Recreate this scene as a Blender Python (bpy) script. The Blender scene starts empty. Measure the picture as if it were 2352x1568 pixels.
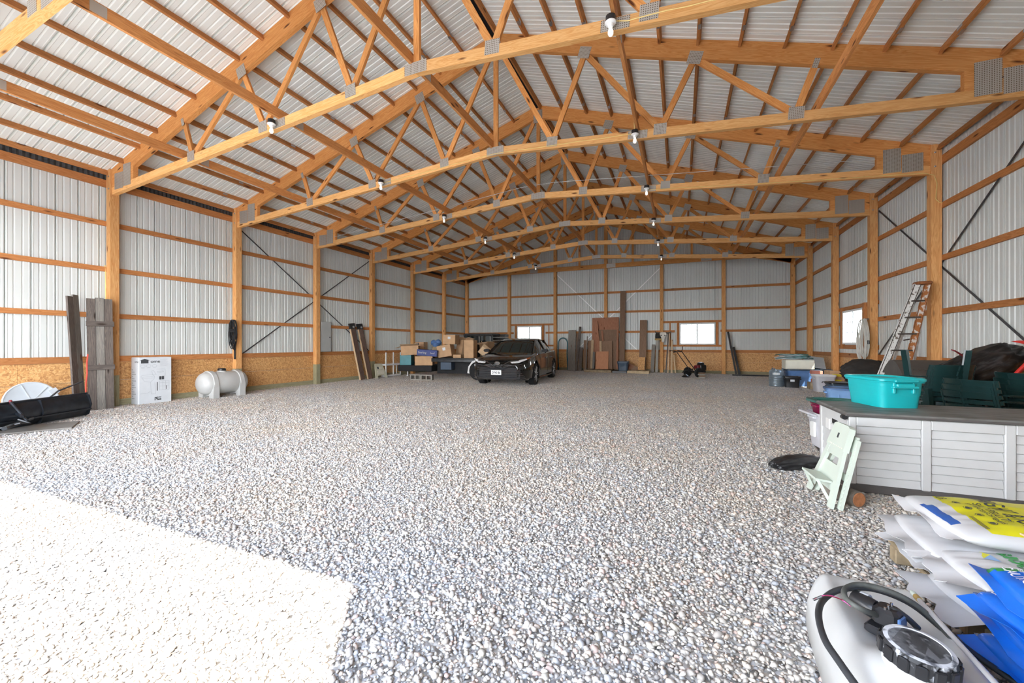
import bpy, bmesh, math, random
import numpy as np
from mathutils import Vector, Matrix
R = math.radians
rnd = random.Random(7)
scene = bpy.context.scene
COL = scene.collection

# ------------------------------------------------------------------ camera, sky, sun, exposure
CAM_H, F_PX, YAW, HOR = 1.2285, 933.68, 0.3925, 790.9
cam_d = bpy.data.cameras.new('camera'); cam = bpy.data.objects.new('camera', cam_d); COL.objects.link(cam)
cam_d.sensor_fit = 'HORIZONTAL'; cam_d.sensor_width = 36.0
cam_d.lens = 36.0 * F_PX / 2352.0
cam_d.shift_y = (HOR - 784.0) / 2352.0
cam_d.clip_start = 0.02; cam_d.clip_end = 400
cam.location = (0, 0, CAM_H); cam.rotation_euler = (math.pi/2, 0, YAW)
scene.camera = cam

world = bpy.data.worlds.new('world'); scene.world = world; world.use_nodes = True
wn = world.node_tree.nodes; wl = world.node_tree.links; wn.clear()
wo = wn.new('ShaderNodeOutputWorld'); wb = wn.new('ShaderNodeBackground')
wr = wn.new('ShaderNodeValToRGB'); wt = wn.new('ShaderNodeTexCoord'); ws = wn.new('ShaderNodeSeparateXYZ')
wr.color_ramp.elements[0].position = 0.0; wr.color_ramp.elements[0].color = (0.965, 0.99, 1.0, 1)
wr.color_ramp.elements[1].position = 0.75; wr.color_ramp.elements[1].color = (0.20, 0.29, 0.46, 1)
wl.new(wt.outputs['Generated'], ws.inputs[0]); wl.new(ws.outputs['Z'], wr.inputs[0])
wl.new(wr.outputs[0], wb.inputs['Color']); wl.new(wb.outputs[0], wo.inputs[0])
wb.inputs['Strength'].default_value = 9.0

sun_d = bpy.data.lights.new('sun', 'SUN'); sun = bpy.data.objects.new('sun', sun_d); COL.objects.link(sun)
sun_d.energy = 8.0; sun_d.angle = R(0.5); sun_d.color = (1.0, 0.93, 0.83)
SUN_DIR = Vector((-0.73, 1.0, -1.60)).normalized()
sun.rotation_euler = SUN_DIR.to_track_quat('-Z', 'Y').to_euler(); sun.location = (3, -6, 12)

scene.view_settings.view_transform = 'Standard'; scene.view_settings.look = 'None'
scene.view_settings.gamma = 1.0; scene.view_settings.use_curve_mapping = False
scene.view_settings.exposure = 0.95
cy = scene.cycles
cy.max_bounces = 7; cy.diffuse_bounces = 6; cy.glossy_bounces = 2; cy.transmission_bounces = 4; cy.transparent_max_bounces = 6
cy.sample_clamp_indirect = 8.0; cy.caustics_reflective = False; cy.caustics_refractive = False

# ------------------------------------------------------------------ measured geometry (metres)
XL, XR = -10.293, 3.985          # inner faces of the side wall posts
RX = (XL + XR) / 2               # ridge
YT = lambda i: 4.366 + (i - 1) * 2.438   # near face of truss i
YB = 18.80                       # near face of back wall posts
YF = -0.56                       # front wall
ML, MR, MB_ = XL - 0.185, XR + 0.185, YB + 0.185   # planes of the sheet metal
roofz = lambda x: 6.965 - 0.32 * abs(x - RX)
cs, sn = math.cos(YAW), math.sin(YAW)
def ray(x, y):
    a = (x - 1176) / F_PX
    return Vector((cs*a - sn, sn*a + cs, (HOR - y) / F_PX))
def atY(x, y, Y):                # the point of the vertical plane at depth Y that the photo shows at (x, y)
    d = ray(x, y); t = Y / d.y
    return Vector((d.x*t, Y, CAM_H + d.z*t))
def atX(x, y, X):
    d = ray(x, y); t = X / d.x
    return Vector((X, d.y*t, CAM_H + d.z*t))
def atZ(x, y, Z=0.0):
    d = ray(x, y); t = (Z - CAM_H) / d.z
    return Vector((d.x*t, d.y*t, Z))

# ------------------------------------------------------------------ materials
MATS = {}
def _new(name):
    m = bpy.data.materials.new(name); m.use_nodes = True
    nt = m.node_tree; p = nt.nodes['Principled BSDF']
    MATS[name] = m
    return m, nt, p
def plain(name, c, rough=0.6, metal=0.0, var=0.12, scale=6.0, bump=0.0, bscale=60.0, spec=None, coat=0.0):
    """A surface of one colour with mottled wear and fine relief."""
    m, nt, p = _new(name); N = nt.nodes; L = nt.links
    tc = N.new('ShaderNodeTexCoord')
    no = N.new('ShaderNodeTexNoise'); no.inputs['Scale'].default_value = scale; no.inputs['Detail'].default_value = 5
    L.new(tc.outputs['Object'], no.inputs['Vector'])
    r = N.new('ShaderNodeValToRGB')
    r.color_ramp.elements[0].position = .3; r.color_ramp.elements[1].position = .7
    r.color_ramp.elements[0].color = (*[v*(1-var) for v in c], 1)
    r.color_ramp.elements[1].color = (*[min(1, v*(1+var)) for v in c], 1)
    L.new(no.outputs['Fac'], r.inputs[0]); L.new(r.outputs[0], p.inputs['Base Color'])
    p.inputs['Roughness'].default_value = rough; p.inputs['Metallic'].default_value = metal
    if spec is not None: p.inputs['Specular IOR Level'].default_value = spec
    if coat: p.inputs['Coat Weight'].default_value = coat; p.inputs['Coat Roughness'].default_value = .05
    if bump:
        n2 = N.new('ShaderNodeTexNoise'); n2.inputs['Scale'].default_value = bscale; n2.inputs['Detail'].default_value = 4
        L.new(tc.outputs['Object'], n2.inputs['Vector'])
        b = N.new('ShaderNodeBump'); b.inputs['Strength'].default_value = bump; b.inputs['Distance'].default_value = .01
        L.new(n2.outputs['Fac'], b.inputs['Height']); L.new(b.outputs[0], p.inputs['Normal'])
    return m
def wood(name, light, dark, knot=(.12, .035, .012), grain=1.0, rough=.7, knots=True):
    """Sawn timber, grain along the local X axis of each piece; tone varies from piece to piece."""
    m, nt, p = _new(name); N = nt.nodes; L = nt.links
    tc = N.new('ShaderNodeTexCoord'); oi = N.new('ShaderNodeObjectInfo')
    ad = N.new('ShaderNodeVectorMath'); ad.operation = 'ADD'
    sc = N.new('ShaderNodeVectorMath'); sc.operation = 'SCALE'; sc.inputs['Scale'].default_value = 37.0
    cmb = N.new('ShaderNodeCombineXYZ')
    for k in range(3): L.new(oi.outputs['Random'], cmb.inputs[k])
    L.new(cmb.outputs[0], sc.inputs[0]); L.new(tc.outputs['Object'], ad.inputs[0]); L.new(sc.outputs[0], ad.inputs[1])
    mp = N.new('ShaderNodeMapping'); mp.inputs['Scale'].default_value = (.55, 9.0*grain, 9.0*grain)
    L.new(ad.outputs[0], mp.inputs['Vector'])
    no = N.new('ShaderNodeTexNoise'); no.inputs['Scale'].default_value = 2.2; no.inputs['Detail'].default_value = 6; no.inputs['Distortion'].default_value = 1.2
    L.new(mp.outputs[0], no.inputs['Vector'])
    wv = N.new('ShaderNodeMath'); wv.operation = 'MULTIPLY'; wv.inputs[1].default_value = 7.0
    fr = N.new('ShaderNodeMath'); fr.operation = 'PINGPONG'; fr.inputs[1].default_value = .5
    L.new(no.outputs['Fac'], wv.inputs[0]); L.new(wv.outputs[0], fr.inputs[0])
    r = N.new('ShaderNodeValToRGB'); r.color_ramp.elements[0].position = .02; r.color_ramp.elements[1].position = .5
    r.color_ramp.elements[0].color = (*dark, 1); r.color_ramp.elements[1].color = (*light, 1)
    L.new(fr.outputs[0], r.inputs[0])
    hv = N.new('ShaderNodeHueSaturation')
    mr = N.new('ShaderNodeMapRange'); mr.inputs['To Min'].default_value = .82; mr.inputs['To Max'].default_value = 1.12
    L.new(oi.outputs['Random'], mr.inputs[0]); L.new(mr.outputs[0], hv.inputs['Value'])
    L.new(r.outputs[0], hv.inputs['Color'])
    last = hv.outputs[0]
    if knots:
        m2 = N.new('ShaderNodeMapping'); m2.inputs['Scale'].default_value = (1.6, 7.0, 7.0); L.new(ad.outputs[0], m2.inputs['Vector'])
        vo = N.new('ShaderNodeTexVoronoi'); vo.inputs['Scale'].default_value = 1.1; L.new(m2.outputs[0], vo.inputs['Vector'])
        kr = N.new('ShaderNodeValToRGB'); kr.color_ramp.elements[0].position = .07; kr.color_ramp.elements[1].position = .16
        kr.color_ramp.elements[0].color = (1, 1, 1, 1); kr.color_ramp.elements[1].color = (0, 0, 0, 1)
        L.new(vo.outputs['Distance'], kr.inputs[0])
        mx = N.new('ShaderNodeMix'); mx.data_type = 'RGBA'
        L.new(kr.outputs[0], mx.inputs[0]); L.new(last, mx.inputs[6]); mx.inputs[7].default_value = (*knot, 1)
        last = mx.outputs[2]
    L.new(last, p.inputs['Base Color']); p.inputs['Roughness'].default_value = rough
    p.inputs['Specular IOR Level'].default_value = .25
    return m
def glassy(name, c, rough=.03, alpha=.25):
    m, nt, p = _new(name); N = nt.nodes; L = nt.links
    out = N['Material Output']; g = N.new('ShaderNodeBsdfGlossy'); t = N.new('ShaderNodeBsdfTransparent'); mx = N.new('ShaderNodeMixShader')
    g.inputs['Roughness'].default_value = rough; t.inputs['Color'].default_value = (*c, 1); fr = N.new('ShaderNodeValue'); fr.outputs[0].default_value = .05
    L.new(fr.outputs[0], mx.inputs[0]); L.new(t.outputs[0], mx.inputs[1]); L.new(g.outputs[0], mx.inputs[2]); L.new(mx.outputs[0], out.inputs[0])
    return m

wood('fir_truss', (.78, .38, .13), (.63, .25, .068))
wood('fir_truss_lit', (.86, .50, .205), (.72, .35, .11))  # truss fir lightened: the light on the lower chords is put into the colour
wood('fir_post', (.80, .45, .185), (.64, .29, .095))
wood('fir_purlin', (.58, .26, .095), (.42, .17, .055))
wood('fir_girt', (.58, .25, .09), (.44, .17, .055))
wood('fir_brace', (.72, .34, .12), (.55, .22, .07))
wood('green_treated', (.38, .36, .23), (.28, .26, .16), knots=False)
wood('barn_board', (.17, .14, .12), (.09, .075, .068), knot=(.03, .02, .015), grain=1.6)
wood('grey_board', (.27, .25, .22), (.17, .155, .14), grain=1.5)
wood('brown_board', (.31, .195, .13), (.23, .14, .09), knots=False)
wood('red_board', (.42, .20, .12), (.32, .14, .08))
wood('pale_board', (.66, .50, .33), (.55, .38, .22))
wood('pink_plywood', (.66, .33, .19), (.55, .25, .13))
wood('dark_ramp', (.19, .125, .10), (.12, .075, .06))

def corrugated(name, c):
    m, nt, p = _new(name); N = nt.nodes; L = nt.links
    tc = N.new('ShaderNodeTexCoord'); oi = N.new('ShaderNodeObjectInfo')
    no = N.new('ShaderNodeTexNoise'); no.inputs['Scale'].default_value = 1.3; no.inputs['Detail'].default_value = 4
    L.new(tc.outputs['Object'], no.inputs['Vector'])
    mr = N.new('ShaderNodeMapRange'); mr.inputs['To Min'].default_value = .93; mr.inputs['To Max'].default_value = 1.04
    L.new(no.outputs['Fac'], mr.inputs[0])
    m3 = N.new('ShaderNodeMapRange'); m3.inputs['To Min'].default_value = .96; m3.inputs['To Max'].default_value = 1.03; L.new(oi.outputs['Random'], m3.inputs[0])
    mu = N.new('ShaderNodeMath'); mu.operation = 'MULTIPLY'; L.new(mr.outputs[0], mu.inputs[0]); L.new(m3.outputs[0], mu.inputs[1])
    hv = N.new('ShaderNodeHueSaturation'); hv.inputs['Color'].default_value = (*c, 1); L.new(mu.outputs[0], hv.inputs['Value'])
    L.new(hv.outputs[0], p.inputs['Base Color']); p.inputs['Roughness'].default_value = .38; p.inputs['Specular IOR Level'].default_value = .5
    return m
corrugated('sheet_metal', (.66, .685, .665))
corrugated('roof_metal', (.86, .89, .855))

def osb():
    m, nt, p = _new('osb'); N = nt.nodes; L = nt.links
    tc = N.new('ShaderNodeTexCoord')
    n1 = N.new('ShaderNodeTexNoise'); n1.inputs['Scale'].default_value = 6; n1.inputs['Detail'].default_value = 3; n1.inputs['Distortion'].default_value = 1.5
    L.new(tc.outputs['Object'], n1.inputs['Vector'])
    mp = N.new('ShaderNodeMix'); mp.data_type = 'VECTOR'; mp.inputs[0].default_value = .12
    L.new(tc.outputs['Object'], mp.inputs[4]); L.new(n1.outputs['Color'], mp.inputs[5])
    vo = N.new('ShaderNodeTexVoronoi'); vo.inputs['Scale'].default_value = 52; L.new(mp.outputs[1], vo.inputs['Vector'])
    r = N.new('ShaderNodeValToRGB'); cr = r.color_ramp
    cr.elements[0].position = 0; cr.elements[0].color = (.42, .19, .065, 1); cr.elements[1].position = 1; cr.elements[1].color = (.80, .49, .215, 1)
    for q, c in ((.25, (.58, .29, .105, 1)), (.6, (.68, .37, .14, 1))):
        e = cr.elements.new(q); e.color = c
    sp = N.new('ShaderNodeSeparateColor'); L.new(vo.outputs['Color'], sp.inputs[0]); L.new(sp.outputs[0], r.inputs[0])
    L.new(r.outputs[0], p.inputs['Base Color']); p.inputs['Roughness'].default_value = .6
    return m
osb()

def plate_mat():
    m, nt, p = _new('nail_plate'); N = nt.nodes; L = nt.links
    tc = N.new('ShaderNodeTexCoord'); mp = N.new('ShaderNodeMapping'); mp.inputs['Scale'].default_value = (45, 1, 45)
    L.new(tc.outputs['Object'], mp.inputs['Vector'])
    fr = N.new('ShaderNodeVectorMath'); fr.operation = 'FRACTION'; L.new(mp.outputs[0], fr.inputs[0])
    sx = N.new('ShaderNodeSeparateXYZ'); L.new(fr.outputs[0], sx.inputs[0])
    def band(o):
        a = N.new('ShaderNodeMath'); a.operation = 'COMPARE'; a.inputs[1].default_value = .5; a.inputs[2].default_value = .24; L.new(o, a.inputs[0]); return a.outputs[0]
    mu = N.new('ShaderNodeMath'); mu.operation = 'MULTIPLY'; L.new(band(sx.outputs['X']), mu.inputs[0]); L.new(band(sx.outputs['Z']), mu.inputs[1])
    mx = N.new('ShaderNodeMix'); mx.data_type = 'RGBA'; L.new(mu.outputs[0], mx.inputs[0])
    mx.inputs[6].default_value = (.52, .49, .44, 1); mx.inputs[7].default_value = (.17, .13, .09, 1)
    L.new(mx.outputs[2], p.inputs['Base Color']); p.inputs['Roughness'].default_value = .45; p.inputs['Metallic'].default_value = .35
plate_mat()

def gravel_floor():
    m, nt, p = _new('gravel_floor'); N = nt.nodes; L = nt.links
    tc = N.new('ShaderNodeTexCoord')
    vo = N.new('ShaderNodeTexVoronoi'); vo.inputs['Scale'].default_value = 34; L.new(tc.outputs['Object'], vo.inputs['Vector'])
    r = N.new('ShaderNodeValToRGB'); cr = r.color_ramp
    cr.elements[0].position = 0; cr.elements[0].color = (.20, .19, .18, 1); cr.elements[1].position = 1; cr.elements[1].color = (.70, .67, .64, 1)
    for q, c in ((.35, (.42, .40, .38, 1)), (.6, (.50, .47, .44, 1)), (.8, (.45, .45, .47, 1))):
        e = cr.elements.new(q); e.color = c
    sp = N.new('ShaderNodeSeparateColor'); L.new(vo.outputs['Color'], sp.inputs[0]); L.new(sp.outputs[0], r.inputs[0])
    no = N.new('ShaderNodeTexNoise'); no.inputs['Scale'].default_value = .8; no.inputs['Detail'].default_value = 6; L.new(tc.outputs['Object'], no.inputs['Vector'])
    r2 = N.new('ShaderNodeValToRGB'); r2.color_ramp.elements[0].position = .35; r2.color_ramp.elements[1].position = .68
    r2.color_ramp.elements[0].color = (.94, .97, 1.0, 1); r2.color_ramp.elements[1].color = (.99, .955, .88, 1)
    L.new(no.outputs['Fac'], r2.inputs[0])
    mx = N.new('ShaderNodeMix'); mx.data_type = 'RGBA'; mx.blend_type = 'MULTIPLY'; mx.inputs[0].default_value = 1
    L.new(r.outputs[0], mx.inputs[6]); L.new(r2.outputs[0], mx.inputs[7]); L.new(mx.outputs[2], p.inputs['Base Color'])
    b = N.new('ShaderNodeBump'); b.inputs['Strength'].default_value = .9; b.inputs['Distance'].default_value = .02; b.invert = True
    L.new(vo.outputs['Distance'], b.inputs['Height']); L.new(b.outputs[0], p.inputs['Normal']); p.inputs['Roughness'].default_value = .9
    p.inputs['Specular IOR Level'].default_value = .2
gravel_floor()
def stone_mat():
    m, nt, p = _new('stones'); N = nt.nodes; L = nt.links
    at = N.new('ShaderNodeAttribute'); at.attribute_name = 'tint'
    geo = N.new('ShaderNodeNewGeometry')
    no = N.new('ShaderNodeTexNoise'); no.inputs['Scale'].default_value = .8; no.inputs['Detail'].default_value = 6; L.new(geo.outputs['Position'], no.inputs['Vector'])
    r2 = N.new('ShaderNodeValToRGB'); r2.color_ramp.elements[0].position = .35; r2.color_ramp.elements[1].position = .68
    r2.color_ramp.elements[0].color = (.94, .97, 1.0, 1); r2.color_ramp.elements[1].color = (.99, .955, .89, 1)
    L.new(no.outputs['Fac'], r2.inputs[0])
    mx = N.new('ShaderNodeMix'); mx.data_type = 'RGBA'; mx.blend_type = 'MULTIPLY'; mx.inputs[0].default_value = 1
    L.new(at.outputs['Color'], mx.inputs[6]); L.new(r2.outputs[0], mx.inputs[7])
    L.new(mx.outputs[2], p.inputs['Base Color']); p.inputs['Roughness'].default_value = .85; p.inputs['Specular IOR Level'].default_value = .25
stone_mat()

plain('black_plastic', (.018, .018, .02), .35, var=.3)
plain('black_matte', (.012, .012, .014), .75, var=.3)
plain('black_bag', (.012, .012, .013), .28, var=.4, bump=.5, bscale=14)
plain('white_plastic', (.80, .80, .78), .4, var=.05)
plain('white_enamel', (.85, .85, .85), .35, var=.03)
plain('tank_white', (.52, .52, .505), .42, var=.10, scale=3)
plain('porcelain', (.88, .88, .86), .2, var=.02)
plain('steel', (.45, .45, .46), .35, metal=.8, var=.15)
plain('chrome', (.85, .85, .87), .25, metal=1.0, var=.03)
plain('dark_strap', (.045, .045, .05), .5, var=.2)
plain('white_strap', (.96, .96, .96), .4, var=.03)
plain('panel_grey', (.42, .43, .42), .45, var=.04)
plain('cable_yellow', (.82, .62, .22), .5, var=.08)
plain('cable_grey', (.62, .63, .62), .4, var=.08)
plain('rope_black', (.02, .02, .022), .9, var=.4, bump=.6, bscale=120)
plain('plow_black', (.014, .017, .022), .28, var=.6, scale=9)
plain('plow_rust', (.17, .012, .018), .5)
plain('lid_grey', (.50, .54, .57), .45, var=.05)
plain('red_plastic', (.62, .03, .025), .4)
plain('orange_strap', (.60, .07, .045), .6)
plain('carton_white', (.66, .69, .72), .55, var=.04)
plain('print_dark', (.05, .055, .06), .6, var=.1)
plain('print_grey', (.40, .43, .46), .6, var=.05)
plain('cardboard', (.54, .34, .19), .8, var=.10)
plain('cardboard_light', (.62, .44, .27), .8, var=.08)
plain('box_blue', (.02, .04, .19), .55, var=.15)
plain('teal_dark', (.01, .17, .20), .4)
plain('teal_tote', (.01, .44, .47), .33, var=.05)
plain('tote_blue', (.24, .42, .72), .35, var=.08)
plain('tote_blue_deep', (.10, .20, .42), .35, var=.12)
plain('tote_navy', (.045, .075, .12), .4, var=.15)
plain('tote_grey', (.58, .58, .62), .35, var=.05)
plain('maroon', (.22, .008, .055), .35)
plain('lid_green', (.02, .12, .10), .35, var=.2)
plain('chair_green', (.010, .035, .035), .28, var=.3)
plain('deck_grey', (.60, .605, .60), .42, var=.03)
plain('deck_lid', (.15, .145, .14), .5, var=.25, scale=4)
plain('deck_dark', (.10, .092, .088), .5, var=.1)
plain('stool_mint', (.58, .64, .56), .45, var=.03)
plain('stool_cream', (.62, .60, .46), .5, var=.08)
plain('bark', (.20, .17, .14), .9, bump=.8)
plain('cut_wood', (.42, .17, .07), .8, var=.3, scale=30)
plain('bag_white', (.60, .60, .61), .32, var=.03)
plain('bag_yellow', (.72, .68, .015), .32, var=.04)
plain('bag_blue', (.01, .14, .62), .22, var=.12)
plain('bag_green', (.03, .30, .06), .28, var=.1)
plain('strap_white', (.95, .95, .95), .4, var=.02)
plain('print_blue', (.03, .10, .35), .35, var=.15)
plain('print_white', (.85, .87, .9), .4, var=.02)
plain('pallet_wood', (.34, .26, .16), .8, var=.3, scale=12)
plain('pallet_pale', (.55, .42, .26), .8, var=.15, scale=12)
plain('hose_black', (.03, .032, .035), .4, var=.2)
plain('hose_worn', (.075, .078, .07), .6, var=.35, scale=25)
plain('hose_white', (.66, .65, .60), .5, var=.12)
plain('hose_green', (.03, .11, .10), .5, var=.3)
plain('hose_teal', (.05, .17, .20), .45, var=.2)
plain('cap_white', (.42, .44, .47), .6, var=.45, scale=28)
plain('pink_wire', (.8, .1, .4), .4)
def two_tone(name, c1, c2, scale=18, thr=.5, soft=.04, rough=.6, stretch=(1, 1, 1)):
    m, nt, p = _new(name); N = nt.nodes; L = nt.links
    tc = N.new('ShaderNodeTexCoord'); mp = N.new('ShaderNodeMapping'); mp.inputs['Scale'].default_value = stretch
    no = N.new('ShaderNodeTexNoise'); no.inputs['Scale'].default_value = scale; no.inputs['Detail'].default_value = 6
    r = N.new('ShaderNodeValToRGB'); r.color_ramp.elements[0].position = thr-soft; r.color_ramp.elements[1].position = thr+soft
    r.color_ramp.elements[0].color = (*c1, 1); r.color_ramp.elements[1].color = (*c2, 1)
    L.new(tc.outputs['Object'], mp.inputs[0]); L.new(mp.outputs[0], no.inputs['Vector']); L.new(no.outputs['Fac'], r.inputs[0]); L.new(r.outputs[0], p.inputs['Base Color']); p.inputs['Roughness'].default_value = rough
two_tone('ladder_white', (.80, .79, .76), (.20, .16, .13), 24, .60)
two_tone('ladder_rusty', (.72, .68, .62), (.42, .15, .04), 14, .48)
two_tone('cap_chalky', (.60, .62, .66), (.10, .11, .13), 30, .56, .07)
two_tone('cap_side', (.02, .02, .022), (.45, .46, .48), 34, .60, .06)
two_tone('lid_worn', (.20, .20, .195), (.11, .108, .10), 5, .52, .12, .55, (1, 3, 1))
two_tone('sack_black', (.010, .010, .011), (.05, .05, .052), 9, .60, .12, .35, (1, 4, 4))
plain('aluminium', (.74, .73, .70), .4, metal=.25, var=.25, scale=14)
plain('rust', (.26, .09, .03), .85, var=.6, scale=16)
plain('ladder_dark', (.06, .045, .035), .6, var=.4)
plain('paint_black', (.006, .0065, .0065), .12, var=.02, coat=1.0)
plain('car_glass', (.012, .02, .02), .04, var=.05, coat=.6)
plain('rim_metal', (.72, .72, .74), .35, metal=.5, var=.05)
plain('car_trim', (.25, .26, .29), .2, metal=.9, var=.05)
plain('tyre', (.012, .012, .013), .85, var=.2)
plain('headlamp', (.82, .83, .85), .25, metal=.2, var=.3, scale=40)
plain('amber', (.5, .14, .05), .25)
plain('plate_white', (.85, .86, .88), .4)
plain('concrete', (.36, .34, .30), .9, bump=.3)
plain('bin_brown', (.085, .072, .062), .6, var=.15)
plain('bone', (.75, .72, .64), .6, var=.08)
plain('horn', (.10, .085, .07), .5, var=.4)
plain('leather_tan', (.45, .30, .10), .7)
plain('cream', (.74, .70, .58), .5, var=.06)
plain('brick_pink', (.62, .24, .17), .7, var=.15)
plain('yellow_flat', (.80, .68, .04), .5)
plain('fabric_dark', (.03, .027, .025), .9, var=.3)
plain('vinyl_white', (.85, .86, .86), .35, var=.02)
plain('leaf_green', (.02, .16, .05), .8, var=.5, scale=8)
plain('barrel_grey', (.22, .27, .31), .3, var=.12, metal=.3)
plain('mesh_dark', (.045, .045, .045), .7, var=.5, scale=18)
plain('apron', (.62, .60, .56), .9, var=.1)
plain('soil_mat', (.12, .115, .11), .85)
glassy('window_glass', (.93, .97, .97))
m, nt, p = _new('bulb_glass'); p.inputs['Base Color'].default_value = (.95, .95, .93, 1); p.inputs['Emission Color'].default_value = (1, .95, .86, 1); p.inputs['Emission Strength'].default_value = .35; p.inputs['Roughness'].default_value = .3
M = MATS

# ------------------------------------------------------------------ helpers
def link(o, parent=None):
    COL.objects.link(o)
    if parent is not None: o.parent = parent
    return o
def tag(o, label=None, cat=None, group=None, kind=None):
    if label: o['label'] = label
    if cat: o['category'] = cat
    if group: o['group'] = group
    if kind: o['kind'] = kind
    return o
def thing(name, label, cat, loc=(0, 0, 0), rz=0.0, group=None):
    o = bpy.data.objects.new(name, None); COL.objects.link(o); o.empty_display_size = .1
    o.location = loc; o.rotation_euler = (0, 0, rz)
    return tag(o, label, cat, group)
def setting(name, loc=(0, 0, 0)):
    o = bpy.data.objects.new(name, None); COL.objects.link(o); o.location = loc
    return tag(o, kind='structure')
class Mesh:
    """Collects shapes; build() links them as one mesh object."""
    def __init__(s): s.v = []; s.f = []; s.mi = []; s.cur = 0
    def add(s, vs, fs):
        b = len(s.v); s.v.extend([tuple(v) for v in vs])
        for f in fs: s.f.append(tuple(b+i for i in f)); s.mi.append(s.cur)
        return s
    def box(s, x0, x1, y0, y1, z0, z1, mat=None):
        vs = [Vector(q) for q in ((x0,y0,z0),(x1,y0,z0),(x1,y1,z0),(x0,y1,z0),(x0,y0,z1),(x1,y0,z1),(x1,y1,z1),(x0,y1,z1))]
        if mat is not None: vs = [mat @ v for v in vs]
        return s.add(vs, [(0,3,2,1),(4,5,6,7),(0,1,5,4),(1,2,6,5),(2,3,7,6),(3,0,4,7)])
    def cbox(s, x0, x1, y0, y1, z0, z1, ch=.008, mat=None):
        """box with chamfered vertical and horizontal edges"""
        c = min(ch, (x1-x0)*.3, (y1-y0)*.3, (z1-z0)*.3)
        rings = []
        for z, k in ((z0, c), (z0+c, 0), (z1-c, 0), (z1, c)):
            a, b, d, e = x0+k, x1-k, y0+k, y1-k
            rings.append([(a+c, d, z), (b-c, d, z), (b, d+c, z), (b, e-c, z), (b-c, e, z), (a+c, e, z), (a, e-c, z), (a, d+c, z)])
        return s.rings(rings, mat)
    def rings(s, rings, mat=None, caps=True, closed=True):
        n = len(rings[0]); vs = [Vector(p) for r in rings for p in r]
        if mat is not None: vs = [mat @ v for v in vs]
        fs = []
        for i in range(len(rings)-1):
            for j in range(n if closed else n-1):
                k = (j+1) % n
                fs.append((i*n+j, i*n+k, (i+1)*n+k, (i+1)*n+j))
        if caps:
            fs.append(tuple(range(n))[::-1]); fs.append(tuple((len(rings)-1)*n + j for j in range(n)))
        return s.add(vs, fs)
    def lathe(s, prof, seg=24, mat=None, caps=True):
        return s.rings([[(r*math.cos(2*math.pi*j/seg), r*math.sin(2*math.pi*j/seg), z) for j in range(seg)] for r, z in prof], mat, caps)
    def tube(s, pts, r, seg=6, mat=None):
        pts = [Vector(p) for p in pts]
        if mat is not None: pts = [mat @ p for p in pts]
        rs = r if isinstance(r, (list, tuple)) else [r]*len(pts)
        rings = []; up = None
        for i, p in enumerate(pts):
            d = (pts[min(i+1, len(pts)-1)] - pts[max(i-1, 0)])
            if d.length < 1e-9: d = Vector((0, 0, 1))
            d.normalize()
            if up is None: up = Vector((0, 0, 1)) if abs(d.z) < .9 else Vector((1, 0, 0))
            a = d.cross(up)
            if a.length < 1e-4: a = d.orthogonal()
            a.normalize(); b = a.cross(d); up = b.cross(a) * -1 if False else b
            up = b
            rings.append([p + (a*math.cos(t) + b*math.sin(t))*rs[i] for t in [2*math.pi*j/seg for j in range(seg)]])
        return s.rings(rings)
    def prism(s, poly, axis, a0, a1, mat=None):
        """extrude polygon (2D) along axis 'x','y' or 'z' from a0 to a1"""
        def P(u, v, a): return {'x': (a, u, v), 'y': (u, a, v), 'z': (u, v, a)}[axis]
        return s.rings([[P(u, v, a0) for u, v in poly], [P(u, v, a1) for u, v in poly]], mat)
    def build(s, name, mats, parent=None, smooth=False, loc=None, bevel=0, recalc=True, rot=None):
        me = bpy.data.meshes.new(name); me.from_pydata(s.v, [], s.f)
        mats = mats if isinstance(mats, (list, tuple)) else [mats]
        for q in mats: me.materials.append(M[q] if isinstance(q, str) else q)
        if len(mats) > 1: me.polygons.foreach_set('material_index', s.mi)
        if recalc:
            bm = bmesh.new(); bm.from_mesh(me); bmesh.ops.recalc_face_normals(bm, faces=bm.faces); bm.to_mesh(me); bm.free()
        if smooth:
            me.polygons.foreach_set('use_smooth', [True]*len(me.polygons))
            if smooth != 'all': me.set_sharp_from_angle(angle=R(38))
        me.update()
        o = link(bpy.data.objects.new(name, me), parent)
        if loc is not None: o.location = loc
        if rot is not None: o.rotation_euler = rot
        if bevel:
            b = o.modifiers.new('bevel', 'BEVEL'); b.width = bevel; b.segments = 2; b.limit_method = 'ANGLE'
        return o
def beam(name, p0, p1, w, d, mat, parent=None, up=(0, 0, 1), off=(0, 0, 0), ext=0.0):
    """timber from p0 to p1: local X along it, w across (local Y), d along `up` (local Z); verts centred."""
    p0, p1 = Vector(p0), Vector(p1); x = (p1-p0); ln = x.length; x.normalize()
    z = Vector(up); z = (z - x*z.dot(x)); z.normalize(); y = z.cross(x)
    me = Mesh().box(-ln/2-ext, ln/2+ext, -w/2, w/2, -d/2, d/2)
    o = me.build(name, mat, parent, recalc=False)
    mt = Matrix((x, y, z)).transposed().to_4x4(); mt.translation = (p0+p1)/2 + Vector(off)
    if parent is not None: mt = pw(parent).inverted() @ mt
    o.matrix_basis = mt
    return o
def pw(o):
    m = o.matrix_basis.copy()
    return m if o.parent is None else pw(o.parent) @ m
def copy_tree(o, parent=None):
    c = o.copy(); COL.objects.link(c)
    c.parent = parent
    for ch in [q for q in bpy.data.objects if q.parent == o]: copy_tree(ch, c)
    return c
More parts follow.
